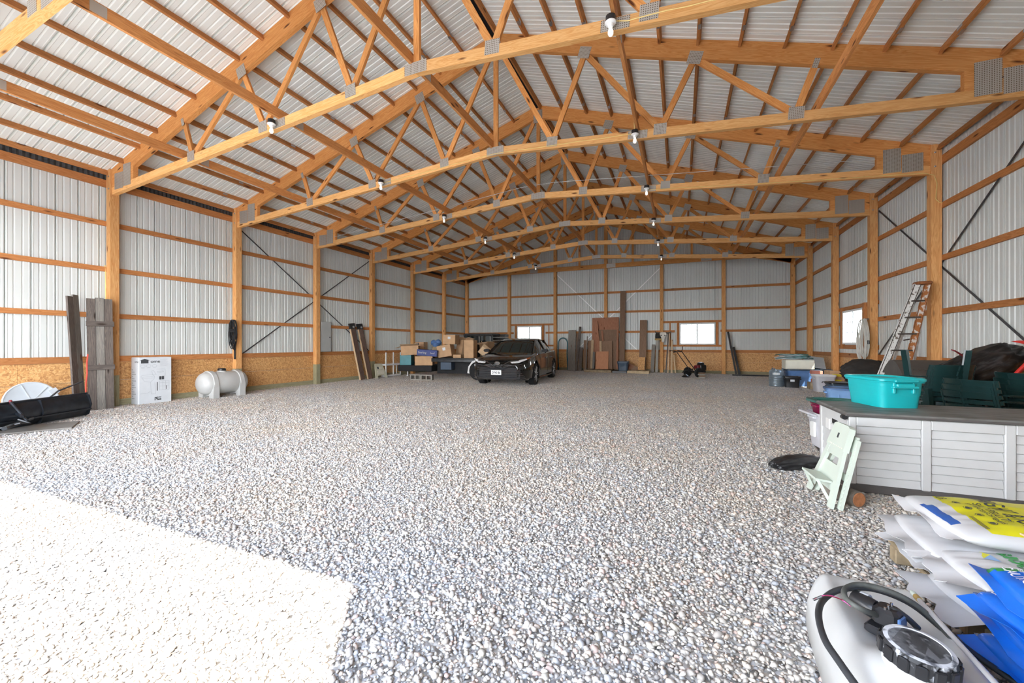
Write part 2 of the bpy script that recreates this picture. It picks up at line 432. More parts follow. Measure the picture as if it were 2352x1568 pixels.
def text_mesh(body, size, name='lettering', mat='print_dark', parent=None, loc=(0,0,0), rot=(0,0,0), warp=None, ext=.0004, align='CENTER', sx=1.0, bold=0.0):
    cu = bpy.data.curves.new(name, 'FONT'); cu.body = body; cu.size = size; cu.align_x = align; cu.align_y = 'CENTER'; cu.extrude = 0 if warp else ext; cu.resolution_u = 3; cu.offset = bold
    o = bpy.data.objects.new(name, cu); COL.objects.link(o)
    bpy.context.view_layer.update()
    me = bpy.data.meshes.new_from_object(o.evaluated_get(bpy.context.evaluated_depsgraph_get()))
    bpy.data.objects.remove(o); bpy.data.curves.remove(cu)
    me.name = name; me.materials.clear(); me.materials.append(M[mat])
    for v in me.vertices: v.co.x *= sx
    mt = Matrix.Translation(loc) @ __import__('mathutils').Euler(rot).to_matrix().to_4x4()
    if warp:
        me.transform(mt)
        for v in me.vertices: v.co = warp(v.co)
        o = bpy.data.objects.new(name, me)
    else:
        o = bpy.data.objects.new(name, me); o.matrix_basis = mt
    return link(o, parent)
ORD = ['', 'first', 'second', 'third', 'fourth', 'fifth', 'sixth', 'seventh', 'eighth', 'ninth']

# ================================================================== FLOOR AND GROUND
floor = Mesh().add([(ML, YF, 0), (MR, YF, 0), (MR, MB_, 0), (ML, MB_, 0)], [(0, 1, 2, 3)]).build('floor', 'gravel_floor', recalc=False); tag(floor, kind='structure')
gd = Mesh()
for (x0, x1, y0, y1) in ((-60, 60, -60, YF), (-60, 60, MB_, 70), (-60, ML, YF, MB_), (MR, 60, YF, MB_)):
    gd.add([(x0, y0, -.002), (x1, y0, -.002), (x1, y1, -.002), (x0, y1, -.002)], [(0, 1, 2, 3)])
tag(gd.build('ground', 'apron', recalc=False), kind='structure')

def gravel():
    rs = np.random.RandomState(3)
    T, sp = 2.0, .0178
    n = int(T/sp)
    gx, gy = np.meshgrid((np.arange(n)+.5)*sp - T/2, (np.arange(n)+.5)*sp - T/2)
    P = np.stack([gx.ravel(), gy.ravel()], 1) + rs.uniform(-.42, .42, (n*n, 2))*sp
    k = len(P)
    bm = bmesh.new(); bmesh.ops.create_icosphere(bm, subdivisions=1, radius=1)
    bv = np.array([v.co[:] for v in bm.verts]); bf = np.array([[v.index for v in f.verts] for f in bm.faces]); bm.free()
    V = bv[None]*(1+rs.uniform(-.36, .36, (k, 12, 1)))
    siz = np.clip(rs.lognormal(-4.68, .36, k), .005, .021)
    V = V * (siz[:, None]*np.stack([rs.uniform(.8, 1.35, k), rs.uniform(.7, 1.0, k), rs.uniform(.45, .8, k)], 1))[:, None, :]
    a = rs.uniform(0, 6.283, k); t = rs.uniform(-.6, .6, k)
    ct, st = np.cos(t)[:, None], np.sin(t)[:, None]
    x, y, z = V[..., 0], V[..., 1], V[..., 2]
    x, z = x*ct + z*st, -x*st + z*ct
    ca, sa = np.cos(a)[:, None], np.sin(a)[:, None]
    x, y = x*ca - y*sa, x*sa + y*ca
    V = np.stack([x + P[:, :1], y + P[:, 1:], z + rs.uniform(-.004, .006, k)[:, None] + .002], -1).reshape(-1, 3)
    F = (bf[None] + (np.arange(k)*12)[:, None, None]).reshape(-1, 3)
    me = bpy.data.meshes.new('gravel'); me.vertices.add(len(V)); me.vertices.foreach_set('co', V.ravel().astype(np.float32))
    me.loops.add(F.size); me.loops.foreach_set('vertex_index', F.ravel().astype(np.int32))
    me.polygons.add(len(F)); me.polygons.foreach_set('loop_start', (np.arange(len(F))*3).astype(np.int32))
    me.update(calc_edges=True)
    pal = .12*np.array([.55, .54, .53]) + .88*np.array([(.56, .53, .50), (.62, .60, .57), (.46, .44, .42), (.42, .44, .48), (.40, .42, .45), (.62, .52, .45), (.60, .47, .43), (.76, .74, .70), (.38, .36, .35), (.52, .50, .45)])
    pi = rs.choice(10, k, p=[.2, .16, .14, .12, .08, .08, .05, .07, .05, .05])
    cc = np.clip(pal[pi]*np.array([1.05, 1.01, .965])*rs.uniform(.84, 1.06, (k, 1)), 0, 1)
    at = me.color_attributes.new('tint', 'FLOAT_COLOR', 'POINT')
    at.data.foreach_set('color', np.concatenate([np.repeat(cc, 12, 0), np.ones((k*12, 1))], 1).ravel().astype(np.float32))
    me.materials.append(M['stones'])
    o = link(bpy.data.objects.new('gravel', me))
    tag(o, 'loose grey crushed gravel covering the barn floor', 'gravel', kind='stuff')
    ng = bpy.data.node_groups.new('gravel_tiles', 'GeometryNodeTree')
    ng.interface.new_socket('Geometry', in_out='INPUT', socket_type='NodeSocketGeometry'); ng.interface.new_socket('Geometry', in_out='OUTPUT', socket_type='NodeSocketGeometry')
    N = ng.nodes; L = ng.links; gi = N.new('NodeGroupInput'); go = N.new('NodeGroupOutput')
    NX, NY = 8, 10
    g = N.new('GeometryNodeMeshGrid'); g.inputs['Size X'].default_value = T*(NX-1); g.inputs['Size Y'].default_value = T*(NY-1); g.inputs['Vertices X'].default_value = NX; g.inputs['Vertices Y'].default_value = NY
    iop = N.new('GeometryNodeInstanceOnPoints'); rv = N.new('FunctionNodeRandomValue'); rv.data_type = 'INT'
    ins = [i for i in rv.inputs if i.type == 'INT' and i.enabled]
    ins[0].default_value = 0; ins[1].default_value = 3
    mu = N.new('ShaderNodeMath'); mu.operation = 'MULTIPLY'; mu.inputs[1].default_value = math.pi/2
    cx = N.new('ShaderNodeCombineXYZ')
    L.new([q for q in rv.outputs if q.type == 'INT' and q.enabled][0], mu.inputs[0]); L.new(mu.outputs[0], cx.inputs[2])
    L.new(g.outputs['Mesh'], iop.inputs['Points']); L.new(gi.outputs[0], iop.inputs['Instance']); L.new(cx.outputs[0], iop.inputs['Rotation'])
    L.new(iop.outputs[0], go.inputs[0])
    md = o.modifiers.new('tiles', 'NODES'); md.node_group = ng
    o.location = (-3.2, 9.9, 0)
gravel()

# ================================================================== SHEET METAL
PW = 0.305
def sheet(name, mat, parent, u0, u1, bot, top, place, cuts=None):
    """One ribbed sheet: u across, from bot(u) to top(u), place(u, depth, h) -> point. The seam rib and two small ribs stand proud outward."""
    w = u1-u0
    prof = [(0, .030), (.006, .030), (.010, 0), (.026, -.004), (.034, 0), (.086, 0), (.096, .011), (.106, .011), (.116, 0), (.188, 0), (.198, .011), (.208, .011), (.218, 0), (.271, 0), (.279, -.004), (.295, 0), (.299, .030), (.305, .030)]
    vs = []; fs = []
    for q, (u, d) in enumerate(prof):
        uu = u0 + u*w/.305
        vs += [place(uu, d, bot(uu)), place(uu, d, top(uu))]
        if q: b = 2*q; fs.append((b-2, b, b+1, b-1))
    me = bpy.data.meshes.new(name); me.from_pydata([tuple(v) for v in vs], [], fs); me.materials.append(M[mat]); me.update()
    return link(bpy.data.objects.new(name, me), parent)

walls = {k: setting('wall_'+k) for k in ('left', 'right', 'back', 'front')}
ceiling = setting('ceiling')
def shared_row(name, mat, parent, first, n, step):
    for i in range(1, n):
        c = first.copy(); COL.objects.link(c); c.location = Vector(step)*i; c.parent = parent
    return first
TOPW = 4.56
nL = int((MB_-YF)/PW)+1
pwL = (MB_-YF)/nL
Y0 = YF
f = sheet('metal_panel', 'sheet_metal', walls['left'], Y0, Y0+pwL, lambda u: .05, lambda u: TOPW, lambda u, d, h: (ML-d, u, h))
shared_row('metal_panel', 'sheet_metal', walls['left'], f, nL, (0, pwL, 0))
WR = (12.40, 13.75, 1.235, 2.13)        # window in the right wall: y0,y1,z0,z1
def pieces(lo, hi, n, cuts):
    es = sorted({round(lo+(hi-lo)*i/n, 4) for i in range(n+1)})
    for c in cuts:
        if min(abs(c-e) for e in es) > .004: es = sorted(es+[c])
    return [(a, b) for a, b in zip(es, es[1:])]
f = None
for a, b in pieces(YF, MB_, nL, (WR[0]+.02, WR[1]-.02)):
    pl = lambda u, d, h: (MR+d, u, h)
    if WR[0]+.02 < (a+b)/2 < WR[1]-.02:
        sheet('metal_panel', 'sheet_metal', walls['right'], a, b, lambda u: .05, lambda u: WR[2], pl)
        sheet('metal_panel', 'sheet_metal', walls['right'], a, b, lambda u: WR[3], lambda u: TOPW, pl)
    elif b-a < pwL-.01: sheet('metal_panel', 'sheet_metal', walls['right'], a, b, lambda u: .05, lambda u: TOPW, pl)
    elif f is None: f = sheet('metal_panel', 'sheet_metal', walls['right'], a, b, lambda u: .05, lambda u: TOPW, pl); fa = a
    else: c = f.copy(); COL.objects.link(c); c.location = (0, a-fa, 0); c.parent = walls['right']
WB = [(-7.56, -6.27, 1.235, 2.13), (-.02, 1.35, 1.235, 2.13)]     # windows in the back wall: x0,x1,z0,z1
nB = 47; pwB = (MR-ML)/nB
for a, b in pieces(ML, MR, nB, [q for w in WB for q in (w[0]+.02, w[1]-.02)]):
    pl = lambda u, d, h: (u, MB_+d, h)
    hit = [w for w in WB if w[0]+.02 < (a+b)/2 < w[1]-.02]
    if hit:
        w = hit[0]
        sheet('metal_panel', 'sheet_metal', walls['back'], a, b, lambda u: .05, lambda u: w[2], pl)
        sheet('metal_panel', 'sheet_metal', walls['back'], a, b, lambda u: w[3], lambda u: roofz(u)+.01, pl)
    else: sheet('metal_panel', 'sheet_metal', walls['back'], a, b, lambda u: .05, lambda u: roofz(u)+.01, pl)
# front wall: solid right of the door opening and over its header
DOOR = (-9.35, 0.15, 3.60)
for a, b in pieces(ML, MR, nB, DOOR[:2]):
    pl = lambda u, d, h: (u, YF-d, h)
    z0 = DOOR[2] if DOOR[0] < (a+b)/2 < DOOR[1] else -.02
    sheet('metal_panel', 'sheet_metal', walls['front'], a, b, lambda u: z0, lambda u: roofz(u)+.01, pl)
beam('door_jamb', (DOOR[1]+.0, YF, 0), (DOOR[1]+.0, YF, DOOR[2]), .14, .14, 'fir_post', walls['front'], up=(0, 1, 0))
beam('door_jamb', (DOOR[0]-.07, YF, 0), (DOOR[0]-.07, YF, DOOR[2]), .14, .14, 'fir_post', walls['front'], up=(0, 1, 0))
beam('door_header', (DOOR[0]-.14, YF, DOOR[2]+.1), (DOOR[1]+.07, YF, DOOR[2]+.1), .14, .24, 'fir_post', walls['front'])
# roof sheets
for sg, side in ((-1, 'left'), (1, 'right')):
    def pl(u, d, h, sg=sg):
        x = RX + sg*h; n = Vector((sg*.32, 0, 1)).normalized()
        return Vector((x, u, roofz(x))) + n*d
    ext = 7.75
    f = sheet('roof_panel', 'roof_metal', ceiling, Y0-2*pwL, Y0-pwL, lambda u: 0.0, lambda u: ext, pl)
    shared_row('roof_panel', 'roof_metal', ceiling, f, nL+3, (0, pwL, 0))
# ridge closure
m = Mesh()
for sg in (-1, 1):
    m.box(RX+sg*.03-.028, RX+sg*.03+.028, YF, MB_, 6.90, 6.955)
m.build('ridge_vent', 'black_matte', ceiling)

# ================================================================== TIMBER OF THE WALLS
def zpart(name, x0, x1, y0, y1, z0, z1, mat, parent):
    """axis aligned board with local X along its longest side"""
    dx, dy, dz = x1-x0, y1-y0, z1-z0
    c = ((x0+x1)/2, (y0+y1)/2, (z0+z1)/2)
    if dz >= dx and dz >= dy: return beam(name, (c[0], c[1], z0), (c[0], c[1], z1), dx, dy, mat, parent, up=(0, 1, 0))
    if dy >= dx: return beam(name, (c[0], y0, c[2]), (c[0], y1, c[2]), dx, dz, mat, parent)
    return beam(name, (x0, c[1], c[2]), (x1, c[1], c[2]), dy, dz, mat, parent)
posts_y = [YT(i) for i in range(-1, 8)]
for side, sx, xin, wall in (('left', -1, XL, walls['left']), ('right', 1, XR, walls['right'])):
    for i in range(-1, 8):
        y = YT(i); zt = min(roofz(xin)-.02, 4.70)
        if i == 7: y = YB
        if i == -1: y = YF+.05
        lab = {-1: 'at the front corner beside the open doorway', 7: 'in the far corner'}.get(i, f'{ORD[i+1]} from the doorway')
        t = thing('timber_post', f'square timber post on the {side} wall, {lab}', 'post', (xin + sx*.07, y+.04, 0))
        beam('post_timber', (xin+sx*.07, y+.04, .62 if i in (1, 2, 3, 4) and side == 'left' else .0), (xin+sx*.07, y+.04, zt), .14, .14, 'fir_post', t, up=(0, 1, 0))
        if i in (1, 2, 3, 4) and side == 'left':
            o = beam('treated_foot', (xin+sx*.07, y+.04, 0), (xin+sx*.07, y+.04, .62), .142, .142, 'green_treated', t, up=(0, 1, 0)); o['label'] = 'green treated foot of the post'
        if i >= 1:   # bolts where the truss is held
            for z in (4.28, 4.52):
                b = Mesh().lathe([(.014, 0), (.014, .008), (.008, .012)], 8)
                b.build('truss_bolt', 'steel', t, loc=Vector((xin+sx*.05, y-.031, z))-t.location, rot=(R(90), 0, 0))
    # girts, bay by bay
    xg0, xg1 = (ML+.002, XL-.142) if side == 'left' else (XR+.142, MR-.002)
    for i in range(-1, 7):
        ya = YT(i)+ .0; yb = YT(i+1)
        if i == 6: yb = YB+.1
        for gz in (1.80, 2.71, 3.61):
            if side == 'right' and gz == 1.80 and ya < WR[0] < yb: continue
            j = rnd.uniform(-.006, .006)
            zpart('girt', xg0, xg1, ya+.02, yb+.02, gz-.047+j, gz+.047+j, 'fir_girt', wall)
        zpart('eave_girt', xg0, xg1, ya+.02, yb+.02, 4.32, 4.46, 'fir_girt', wall)
        zpart('skirt_rail', xg0, xg1, ya+.02, yb+.02, .885, 1.0, 'fir_girt', wall)
        xb = (xg0, xg0+.018) if side == 'left' else (xg1-.018, xg1)
        cut = ya + rnd.uniform(.9, 1.6)
        for (a, b, z0, z1) in ((ya+.02, cut-.002, .52, .882), (cut+.002, yb+.02, .52, .882), (ya+.02, yb+.02, .13, .515)):
            o = Mesh().box(xb[0], xb[1], a, b, z0, z1).build('strand_board', 'osb', wall, recalc=False)
        zpart('base_board', xg0, xg1-.004 if side == 'left' else xg1, ya+.02, yb+.02, 0, .13, 'green_treated', wall)
# vent strip under the eaves: dark corrugated closure
for side, x0, wall in (('left', ML, walls['left']), ('right', MR, walls['right'])):
    sg = 1 if side == 'left' else -1
    vs = []; fs = []
    n = 520
    for k in range(n+1):
        y = YF + (MB_-YF)*k/n; dx = .012*(k % 2)
        vs += [(x0+sg*(.018+dx), y, 4.46), (x0+sg*(.018+dx), y, 4.66)]
        if k: b = 2*k; fs.append((b-2, b, b+1, b-1))
    Mesh().add(vs, fs).build('eave_vent', 'mesh_dark' if side == 'left' else 'aluminium', wall, recalc=False)
for sg, x0 in ((-1, ML), (1, MR)):
    for y0 in (YF, MB_):
        Mesh().box(x0-.035, x0+.035, y0-.05, y0+.02, 0, 4.66).build('corner_trim', 'sheet_metal', walls['left' if sg < 0 else 'right'])
# steel X straps
def strap(wall, p0, p1, mat, w=.03, nrm=(1, 0, 0)):
    beam('brace_strap', p0, p1, w, .004, mat, wall, up=nrm)
xs = XL-.155
strap(walls['left'], (xs, YT(2)+.15, 4.2), (xs, YT(4), .98), 'dark_strap'); strap(walls['left'], (xs+.006, YT(4)-.02, 4.25), (xs+.006, YT(2)+.1, .90), 'dark_strap')
xs = XR+.155
strap(walls['right'], (xs, YT(2)+.15, 4.2), (xs, YT(4), .98), 'dark_strap', .035); strap(walls['right'], (xs+.006, YT(4)-.02, 4.25), (xs+.006, YT(2)+.1, .90), 'dark_strap', .035)

# ---- back wall
bposts = [XL-.07 + (XR-XL+.14)*i/6 for i in range(7)]
for i in range(1, 6):
    x = bposts[i]
    t = thing('timber_post', f'timber post on the back wall, {ORD[i]} from the left corner', 'post', (x, YB+.07, 0))
    beam('post_timber', (x, YB+.07, 0), (x, YB+.07, roofz(x)-.04), .14, .14, 'fir_post', t, up=(0, 1, 0))
yg0, yg1 = YB+.142, MB_-.002
for i in range(6):
    xa, xb = bposts[i], bposts[i+1]
    win = [w for w in WB if xa < (w[0]+w[1])/2 < xb]
    for gz in (1.80, 2.71, 3.61):
        if win and gz == 1.80:
            w = win[0]
            zpart('girt', xa, w[0]-.2, yg0, yg1, gz-.047, gz+.047, 'fir_girt', walls['back'])
            zpart('girt', w[1]+.2, xb, yg0, yg1, gz-.047, gz+.047, 'fir_girt', walls['back'])
        else: zpart('girt', xa, xb, yg0, yg1, gz-.047, gz+.047, 'fir_girt', walls['back'])
    if win:
        w = win[0]
        zpart('window_header', xa, xb, yg0, yg1, w[3]+.03, w[3]+.12, 'fir_girt', walls['back'])
        zpart('window_sill_rail', xa, xb, yg0, yg1, w[2]-.1, w[2]-.02, 'fir_girt', walls['back'])
        for xx in (w[0]-.12, w[1]+.02): zpart('window_stud', xx, xx+.1, yg0-.03, yg1, w[2]-.1, w[3]+.12, 'fir_girt', walls['back'])
        zpart('window_stud', w[0]-.42, w[0]-.36, yg0+.004, yg1-.003, w[2]-.02, w[3]+.03, 'fir_girt', walls['back'])
        zpart('window_stud', w[1]+.34, w[1]+.38, yg0+.004, yg1-.003, w[2]-.02, w[3]+.03, 'fir_girt', walls['back'])
    zpart('skirt_rail', xa, xb, yg0, yg1, .885, 1.0, 'fir_girt', walls['back'])
    for (z0, z1) in ((.13, .502), (.504, .882)):
        Mesh().box(xa, xb, yg1-.018, yg1, z0, z1).build('strand_board', 'osb', walls['back'], recalc=False)
    zpart('base_board', xa, xb, yg0, yg1, 0, .13, 'green_treated', walls['back'])
strap(walls['back'], (-5.57, YB+.155, 4.65), (-1.75, YB+.155, .95), 'white_strap', .042, (0, 1, 0)); strap(walls['back'], (-.80, YB+.162, 4.6), (-4.55, YB+.162, .95), 'white_strap', .042, (0, 1, 0))

# ---- windows
def window(name, w, wall):
    g = setting(name)
    if wall == 'back': T = lambda u, d, z: (u, MB_-d, z)
    else: T = lambda u, d, z: (MR-d, u, z)
    def bx(nm, u0, u1, d0, d1, z0, z1, mat):
        a, b = T(u0, d0, z0), T(u1, d1, z1)
        return Mesh().box(min(a[0], b[0]), max(a[0], b[0]), min(a[1], b[1]), max(a[1], b[1]), min(a[2], b[2]), max(a[2], b[2])).build(nm, mat, g, recalc=False)
    u0, u1, z0, z1 = w; t = .05; um = (u0+u1)/2
    fr = Mesh()
    for (a, b, c, d) in ((u0, u0+t, z0, z1), (u1-t, u1, z0, z1), (u0+t, u1-t, z0, z0+t), (u0+t, u1-t, z1-t, z1)):
        p, q = T(a, -.03, c), T(b, .07, d)
        fr.box(min(p[0], q[0]), max(p[0], q[0]), min(p[1], q[1]), max(p[1], q[1]), c, d)
    fr.build('window_frame', 'vinyl_white', g)
    bx('meeting_rail', um-.03, um+.03, 0, .05, z0+t, z1-t, 'vinyl_white')
    bx('pane', u0+t, um-.03, .018, .022, z0+t, z1-t, 'window_glass'); bx('pane', um+.03, u1-t, .010, .014, z0+t, z1-t, 'window_glass')
    # grille bars in one sash
    ga, gb = (u0+t, um-.03) if wall == 'back' else (um+.03, u1-t)
    for k in (1, 2): bx('muntin', ga+(gb-ga)*k/3-.009, ga+(gb-ga)*k/3+.009, .024, .032, z0+t, z1-t, 'vinyl_white')
    for k in (1, 2): bx('muntin', ga, gb, .033, .041, z0+t+(z1-z0-2*t)*k/3-.009, z0+t+(z1-z0-2*t)*k/3+.009, 'vinyl_white')
window('window_1', WB[0], 'back'); window('window_2', WB[1], 'back'); window('window_3', WR, 'right')
xg0, xg1 = XR+.142, MR-.002
zpart('window_header', xg0, xg1, YT(4)+.02, YT(5)+.02, 2.15, 2.24, 'fir_girt', walls['right']); zpart('window_sill_rail', xg0, xg1, YT(4)+.02, YT(5)+.02, 1.11, 1.215, 'fir_girt', walls['right'])
for yy in (12.28, 13.77): zpart('window_stud', XR+.10, xg1, yy, yy+.1, 1.11, 2.24, 'fir_girt', walls['right'])

# ================================================================== TRUSSES
TH = .076
def plate(parent, cx, cz, w, h, y, ang=0.0):
    o = Mesh().box(-w/2, w/2, -.0015, .0015, -h/2, h/2).build('nail_plate', 'nail_plate', parent, recalc=False)
    o.location = Vector((cx, y-.002, cz)) - parent.location; o.rotation_euler = (0, ang, 0)
    return o
def truss(i):
    y = YT(i); ym = y+TH/2
    lab = {0: 'nearest timber roof truss, cut off by the top of the picture', 1: 'first full timber roof truss from the camera, with a bulb on its lower chord'}.get(i, f'timber roof truss, {ORD[i]} full one from the camera')
    t = thing('roof_truss', lab, 'roof truss', (RX, y, 4.17), 0)
    bz = lambda d: 4.725 - .078*d + .07      # centre line of the lower chord
    tz = lambda d: 6.965 - .32*d - .15       # centre line of the upper chord
    hw = (XR-XL)/2
    def poly(nm, pts, y0=y, y1=y+TH, mat='fir_truss'):
        """plate of timber with grain along its first edge"""
        p0 = Vector((pts[0][0], 0, pts[0][1])); p1 = Vector((pts[1][0], 0, pts[1][1])); x = (p1-p0).normalized(); z = Vector((-x.z, 0, x.x))
        mt = Matrix((x, z.cross(x), z)).transposed().to_4x4(); c = sum((Vector((a, 0, b)) for a, b in pts), Vector())/len(pts); mt.translation = Vector((c.x, (y0+y1)/2, c.z))
        inv = mt.inverted(); ms = Mesh()
        q = [inv @ Vector((a, (y0+y1)/2, b)) for a, b in pts]; hh = (y1-y0)/2
        ms.rings([[(v.x, -hh, v.z) for v in q], [(v.x, hh, v.z) for v in q]])
        o = ms.build(nm, mat, t); o.matrix_basis = pw(t).inverted() @ mt
        return o
    for sg in (-1, 1):
        X = lambda d: RX+sg*d
        poly('lower_chord', [(X(0), bz(0)-.07), (X(hw), bz(hw)-.07), (X(hw), bz(hw)+.07), (X(0), bz(0)+.07)], mat='fir_truss_lit')
        poly('upper_chord', [(X(0), tz(0)-.15), (X(hw), tz(hw)-.15), (X(hw+.13), tz(hw+.13)-.1), (X(hw+.13), tz(hw+.13)+.146), (X(0), tz(0)+.146)])
        e = hw-.73
        poly('heel_wedge', [(X(hw), bz(hw)+.071), (X(e), bz(e)+.071), (X(e), tz(e)-.151), (X(hw), tz(hw)-.151)])
        def web(nm, d0, d1, bot0=True, bot1=False):
            z0 = bz(d0)+.05; z1 = (bz(d1)+.05) if bot1 else tz(d1)-.13
            o = beam(nm, (X(d0), ym, z0), (X(d1), ym, z1), .04, .088, 'fir_truss', t, up=(1, 0, 0))
            return o
        web('web', 4.66, 4.89); web('web', 4.66, 3.36); web('web', 2.86, 3.36); web('web', 2.86, 1.66); web('web', 1.09, 1.66); web('web', 1.09, .08)
        a = math.atan(.078)*sg; b = math.atan(.32)*sg
        for d in (4.66, 2.86, 1.09): plate(t, X(d), bz(d)+.05, .19, .17, y, a)
        for d in (3.36, 1.66): plate(t, X(d), tz(d)-.13, .20, .19, y, b)
        plate(t, X(4.89), tz(4.89)-.13, .07, .13, y, b)
        plate(t, X(2.52), bz(2.52), .30, .125, y, a)
        plate(t, X(hw-.235), 4.405, .29, .31, y); plate(t, X(hw-.515), 4.485, .25, .42, y)
    beam('king_post', (RX, ym, bz(0)+.06), (RX, ym, tz(0)-.12), .04, .088, 'fir_truss', t, up=(1, 0, 0))
    plate(t, RX, bz(0), .34, .15, y); plate(t, RX, tz(0)-.12, .22, .30, y)
    return t
trusses = {i: truss(i) for i in range(0, 7)}
# gable frame against the back wall
t = thing('gable_truss', 'timber gable frame against the back wall, the farthest of all', 'roof truss', (RX, YB-.05, 4.2))
hw = (XR-XL)/2
for sg in (-1, 1):
    beam('upper_chord', (RX+sg*.0, YB-.055, 6.965-.15), (RX+sg*(hw+.1), YB-.055, 6.965-.15-.32*(hw+.1)), .04, .27, 'fir_truss', t)
    beam('lower_chord', (RX, YB-.055, 4.80), (RX+sg*6.1, YB-.055, 4.80), .04, .20, 'fir_truss', t)
    beam('web', (RX+sg*6.0, YB-.055, 4.76), (RX+sg*hw, YB-.055, 4.50), .04, .18, 'fir_truss', t)
    for d in (1.2, 3.6): beam('web', (RX+sg*d, YB-.055, 4.88), (RX+sg*d, YB-.055, 6.965-.28-.32*d), .04, .088, 'fir_truss', t, up=(1, 0, 0))
for x in (-6.6, -2.9, 1.0):
    o = Mesh().box(-.2, .2, -.002, .002, -.09, .09).build('nail_plate', 'nail_plate', t, recalc=False); o.location = Vector((x, YB-.08, 4.80)) - t.location
# gable studs
for k in range(1, 6):
    pass

# ================================================================== PURLINS, LONG BRACES
for i in range(-1, 7):
    ya = YT(i) + (TH if i >= 0 else .05); yb = YT(i+1)
    if i == 6: yb = YB
    for sg in (-1, 1):
        ds = [.07+.557*k for k in range(13)] + [7.24]
        for k, d in enumerate(ds):
            x = RX+sg*d
            beam('purlin', (x, ya, roofz(x)-.05), (x, yb, roofz(x)-.05), .04, .092, 'fir_purlin', ceiling, up=(sg*.32, 0, 1))
# bright splice plates where the purlins lap, ahead of the second truss
m = Mesh()
for i in (1, 2, 3):
    for sg in (-1, 1):
        for k in range(1, 13):
            d = .07+.557*k; x = RX+sg*d; yy = YT(i+1)-.40 if sg > 0 else YT(i+1)-.55
            for q in (-.0215, .0215):
                m.box(x+q-.001, x+q+.001, yy-.05, yy+.05, roofz(x)-.085, roofz(x)-.02)
            m.box(x-.022, x+.022, yy-.05, yy+.05, roofz(x)-.101, roofz(x)-.0985)
m.build('splice_plate', 'steel', ceiling); bpy.data.objects['splice_plate']['kind'] = 'stuff'
names = {-4.89: 'far left', -2.50: 'left of centre', -.07: 'under the ridge', 2.51: 'right of centre', 4.92: 'far right'}
for d, nm in names.items():
    x = RX+d; z = 4.725-.078*abs(d)+.14+.072
    t = thing('long_brace', f'long horizontal timber brace lying across all the trusses, {nm}', 'brace', (x, YT(0), z))
    for i in range(-1, 6):
        dy = -.3 if i != 5 else 0
        beam('brace_timber', (x, YT(i)+.35, z), (x, YT(i+1)+.348 if i < 5 else YT(6)+.2, z), .04, .14, 'fir_brace', t)
    for i in range(0, 6):
        o = Mesh().box(-.023, .023, -.07, .07, -.06, .06).build('nail_plate', 'nail_plate', t, recalc=False); o.location = (0, YT(i)+.35-YT(0), 0)

# ================================================================== LAMPS AND CABLES ON THE TRUSSES
bzx = lambda x: 4.725 - .078*abs(x-RX) + .07
def make_lamp():
    t = thing('ceiling_lamp', 'x', 'lamp', (0, 0, 0), 0, 'bulbs on the trusses')
    Mesh().lathe([(.046, -.03), (.052, -.026), (.052, .03), (.045, .034)], 12).build('junction_box', 'black_plastic', t, smooth=True)
    Mesh().lathe([(.022, -.085), (.030, -.075), (.034, -.055), (.056, -.045), (.060, -.034), (.055, -.028)], 16).build('lamp_holder', 'porcelain', t, smooth=True)
    Mesh().lathe([(.004, -.178), (.018, -.172), (.028, -.155), (.030, -.135), (.024, -.110), (.015, -.095), (.014, -.082)], 14).build('bulb', 'bulb_glass', t, smooth='all')
    return t
lamp0 = make_lamp(); first = True
for i in range(1, 7):
    for x, s in ((-5.73, 'left'), (-.67, 'right')):
        l = lamp0 if first else copy_tree(lamp0); first = False
        l.location = (x, YT(i)-.064, bzx(x)+.01)
        l['label'] = f'bare bulb in a white holder on the {s} half of the {ORD[i]} full truss'
def cable(name, label, pts, r=.006, mat='cable_yellow', wob=.01):
    out = []
    for a, b in zip(pts, pts[1:]):
        a, b = Vector(a), Vector(b); n = max(2, int((b-a).length/.18))
        for k in range(n): out.append(a.lerp(b, k/n) + Vector((0, 0, rnd.uniform(-wob, wob))))
    out.append(Vector(pts[-1]))
    o = Mesh().tube(out, r, 5).build(name, mat, smooth=True); return tag(o, label, 'cable')
def fc(x, i, dz=0, dy=-.008): return (x, YT(i)+dy, bzx(x)+dz)
cable('electrical_cable', 'yellow cable stapled along the first full truss, right of its bulb', [fc(-.67, 1, .03), fc(-.5, 1, .0), fc(1.0, 1, .03), fc(XR-.05, 1, .0)])
cable('electrical_cable', 'yellow cable between the two bulbs of the second full truss', [fc(-5.73, 2, .0), fc(-5.3, 2, -.02), fc(RX, 2, -.05), fc(-1.2, 2, .0), fc(-.67, 2, .02)], wob=.006)
cable('electrical_cable', 'yellow cable along the third full truss and down the right post', [fc(-.67, 3, -.03), fc(1.5, 3, -.05), fc(3.9, 3, -.05), (XR+.035, YT(3)-.04, 4.13), (XR+.07, YT(3)-.04, 3.98), (XR+.055, YT(3)-.04, 3.72), (XR+.10, YT(3)-.04, 3.66), (XR+.148, YT(3)-.035, 3.64)], wob=.004)
cable('electrical_cable', 'yellow cable on the long brace left of centre', [(-5.70, YT(1)+.1, 4.78), (-5.70, YT(2)-.05, 4.80), (-5.70, YT(2)-.04, 4.62)])
cable('electrical_cable', 'yellow cable on the long brace right of centre', [(-.68, YT(1)-.01, 4.68), (-.68, YT(1)+.12, 4.86), (-.68, YT(2)-.12, 4.86), (-.68, YT(2)-.01, 4.66)])
cable('white_cable', 'thin straight white cable running above the lower chord of the third truss', [(-9.6, YT(3)-.01, 4.46), (RX-.4, YT(3)-.01, 5.05), (RX+.4, YT(3)-.01, 5.05), (XR-.75, YT(3)-.01, 4.55)], .006, 'cable_grey', .001)
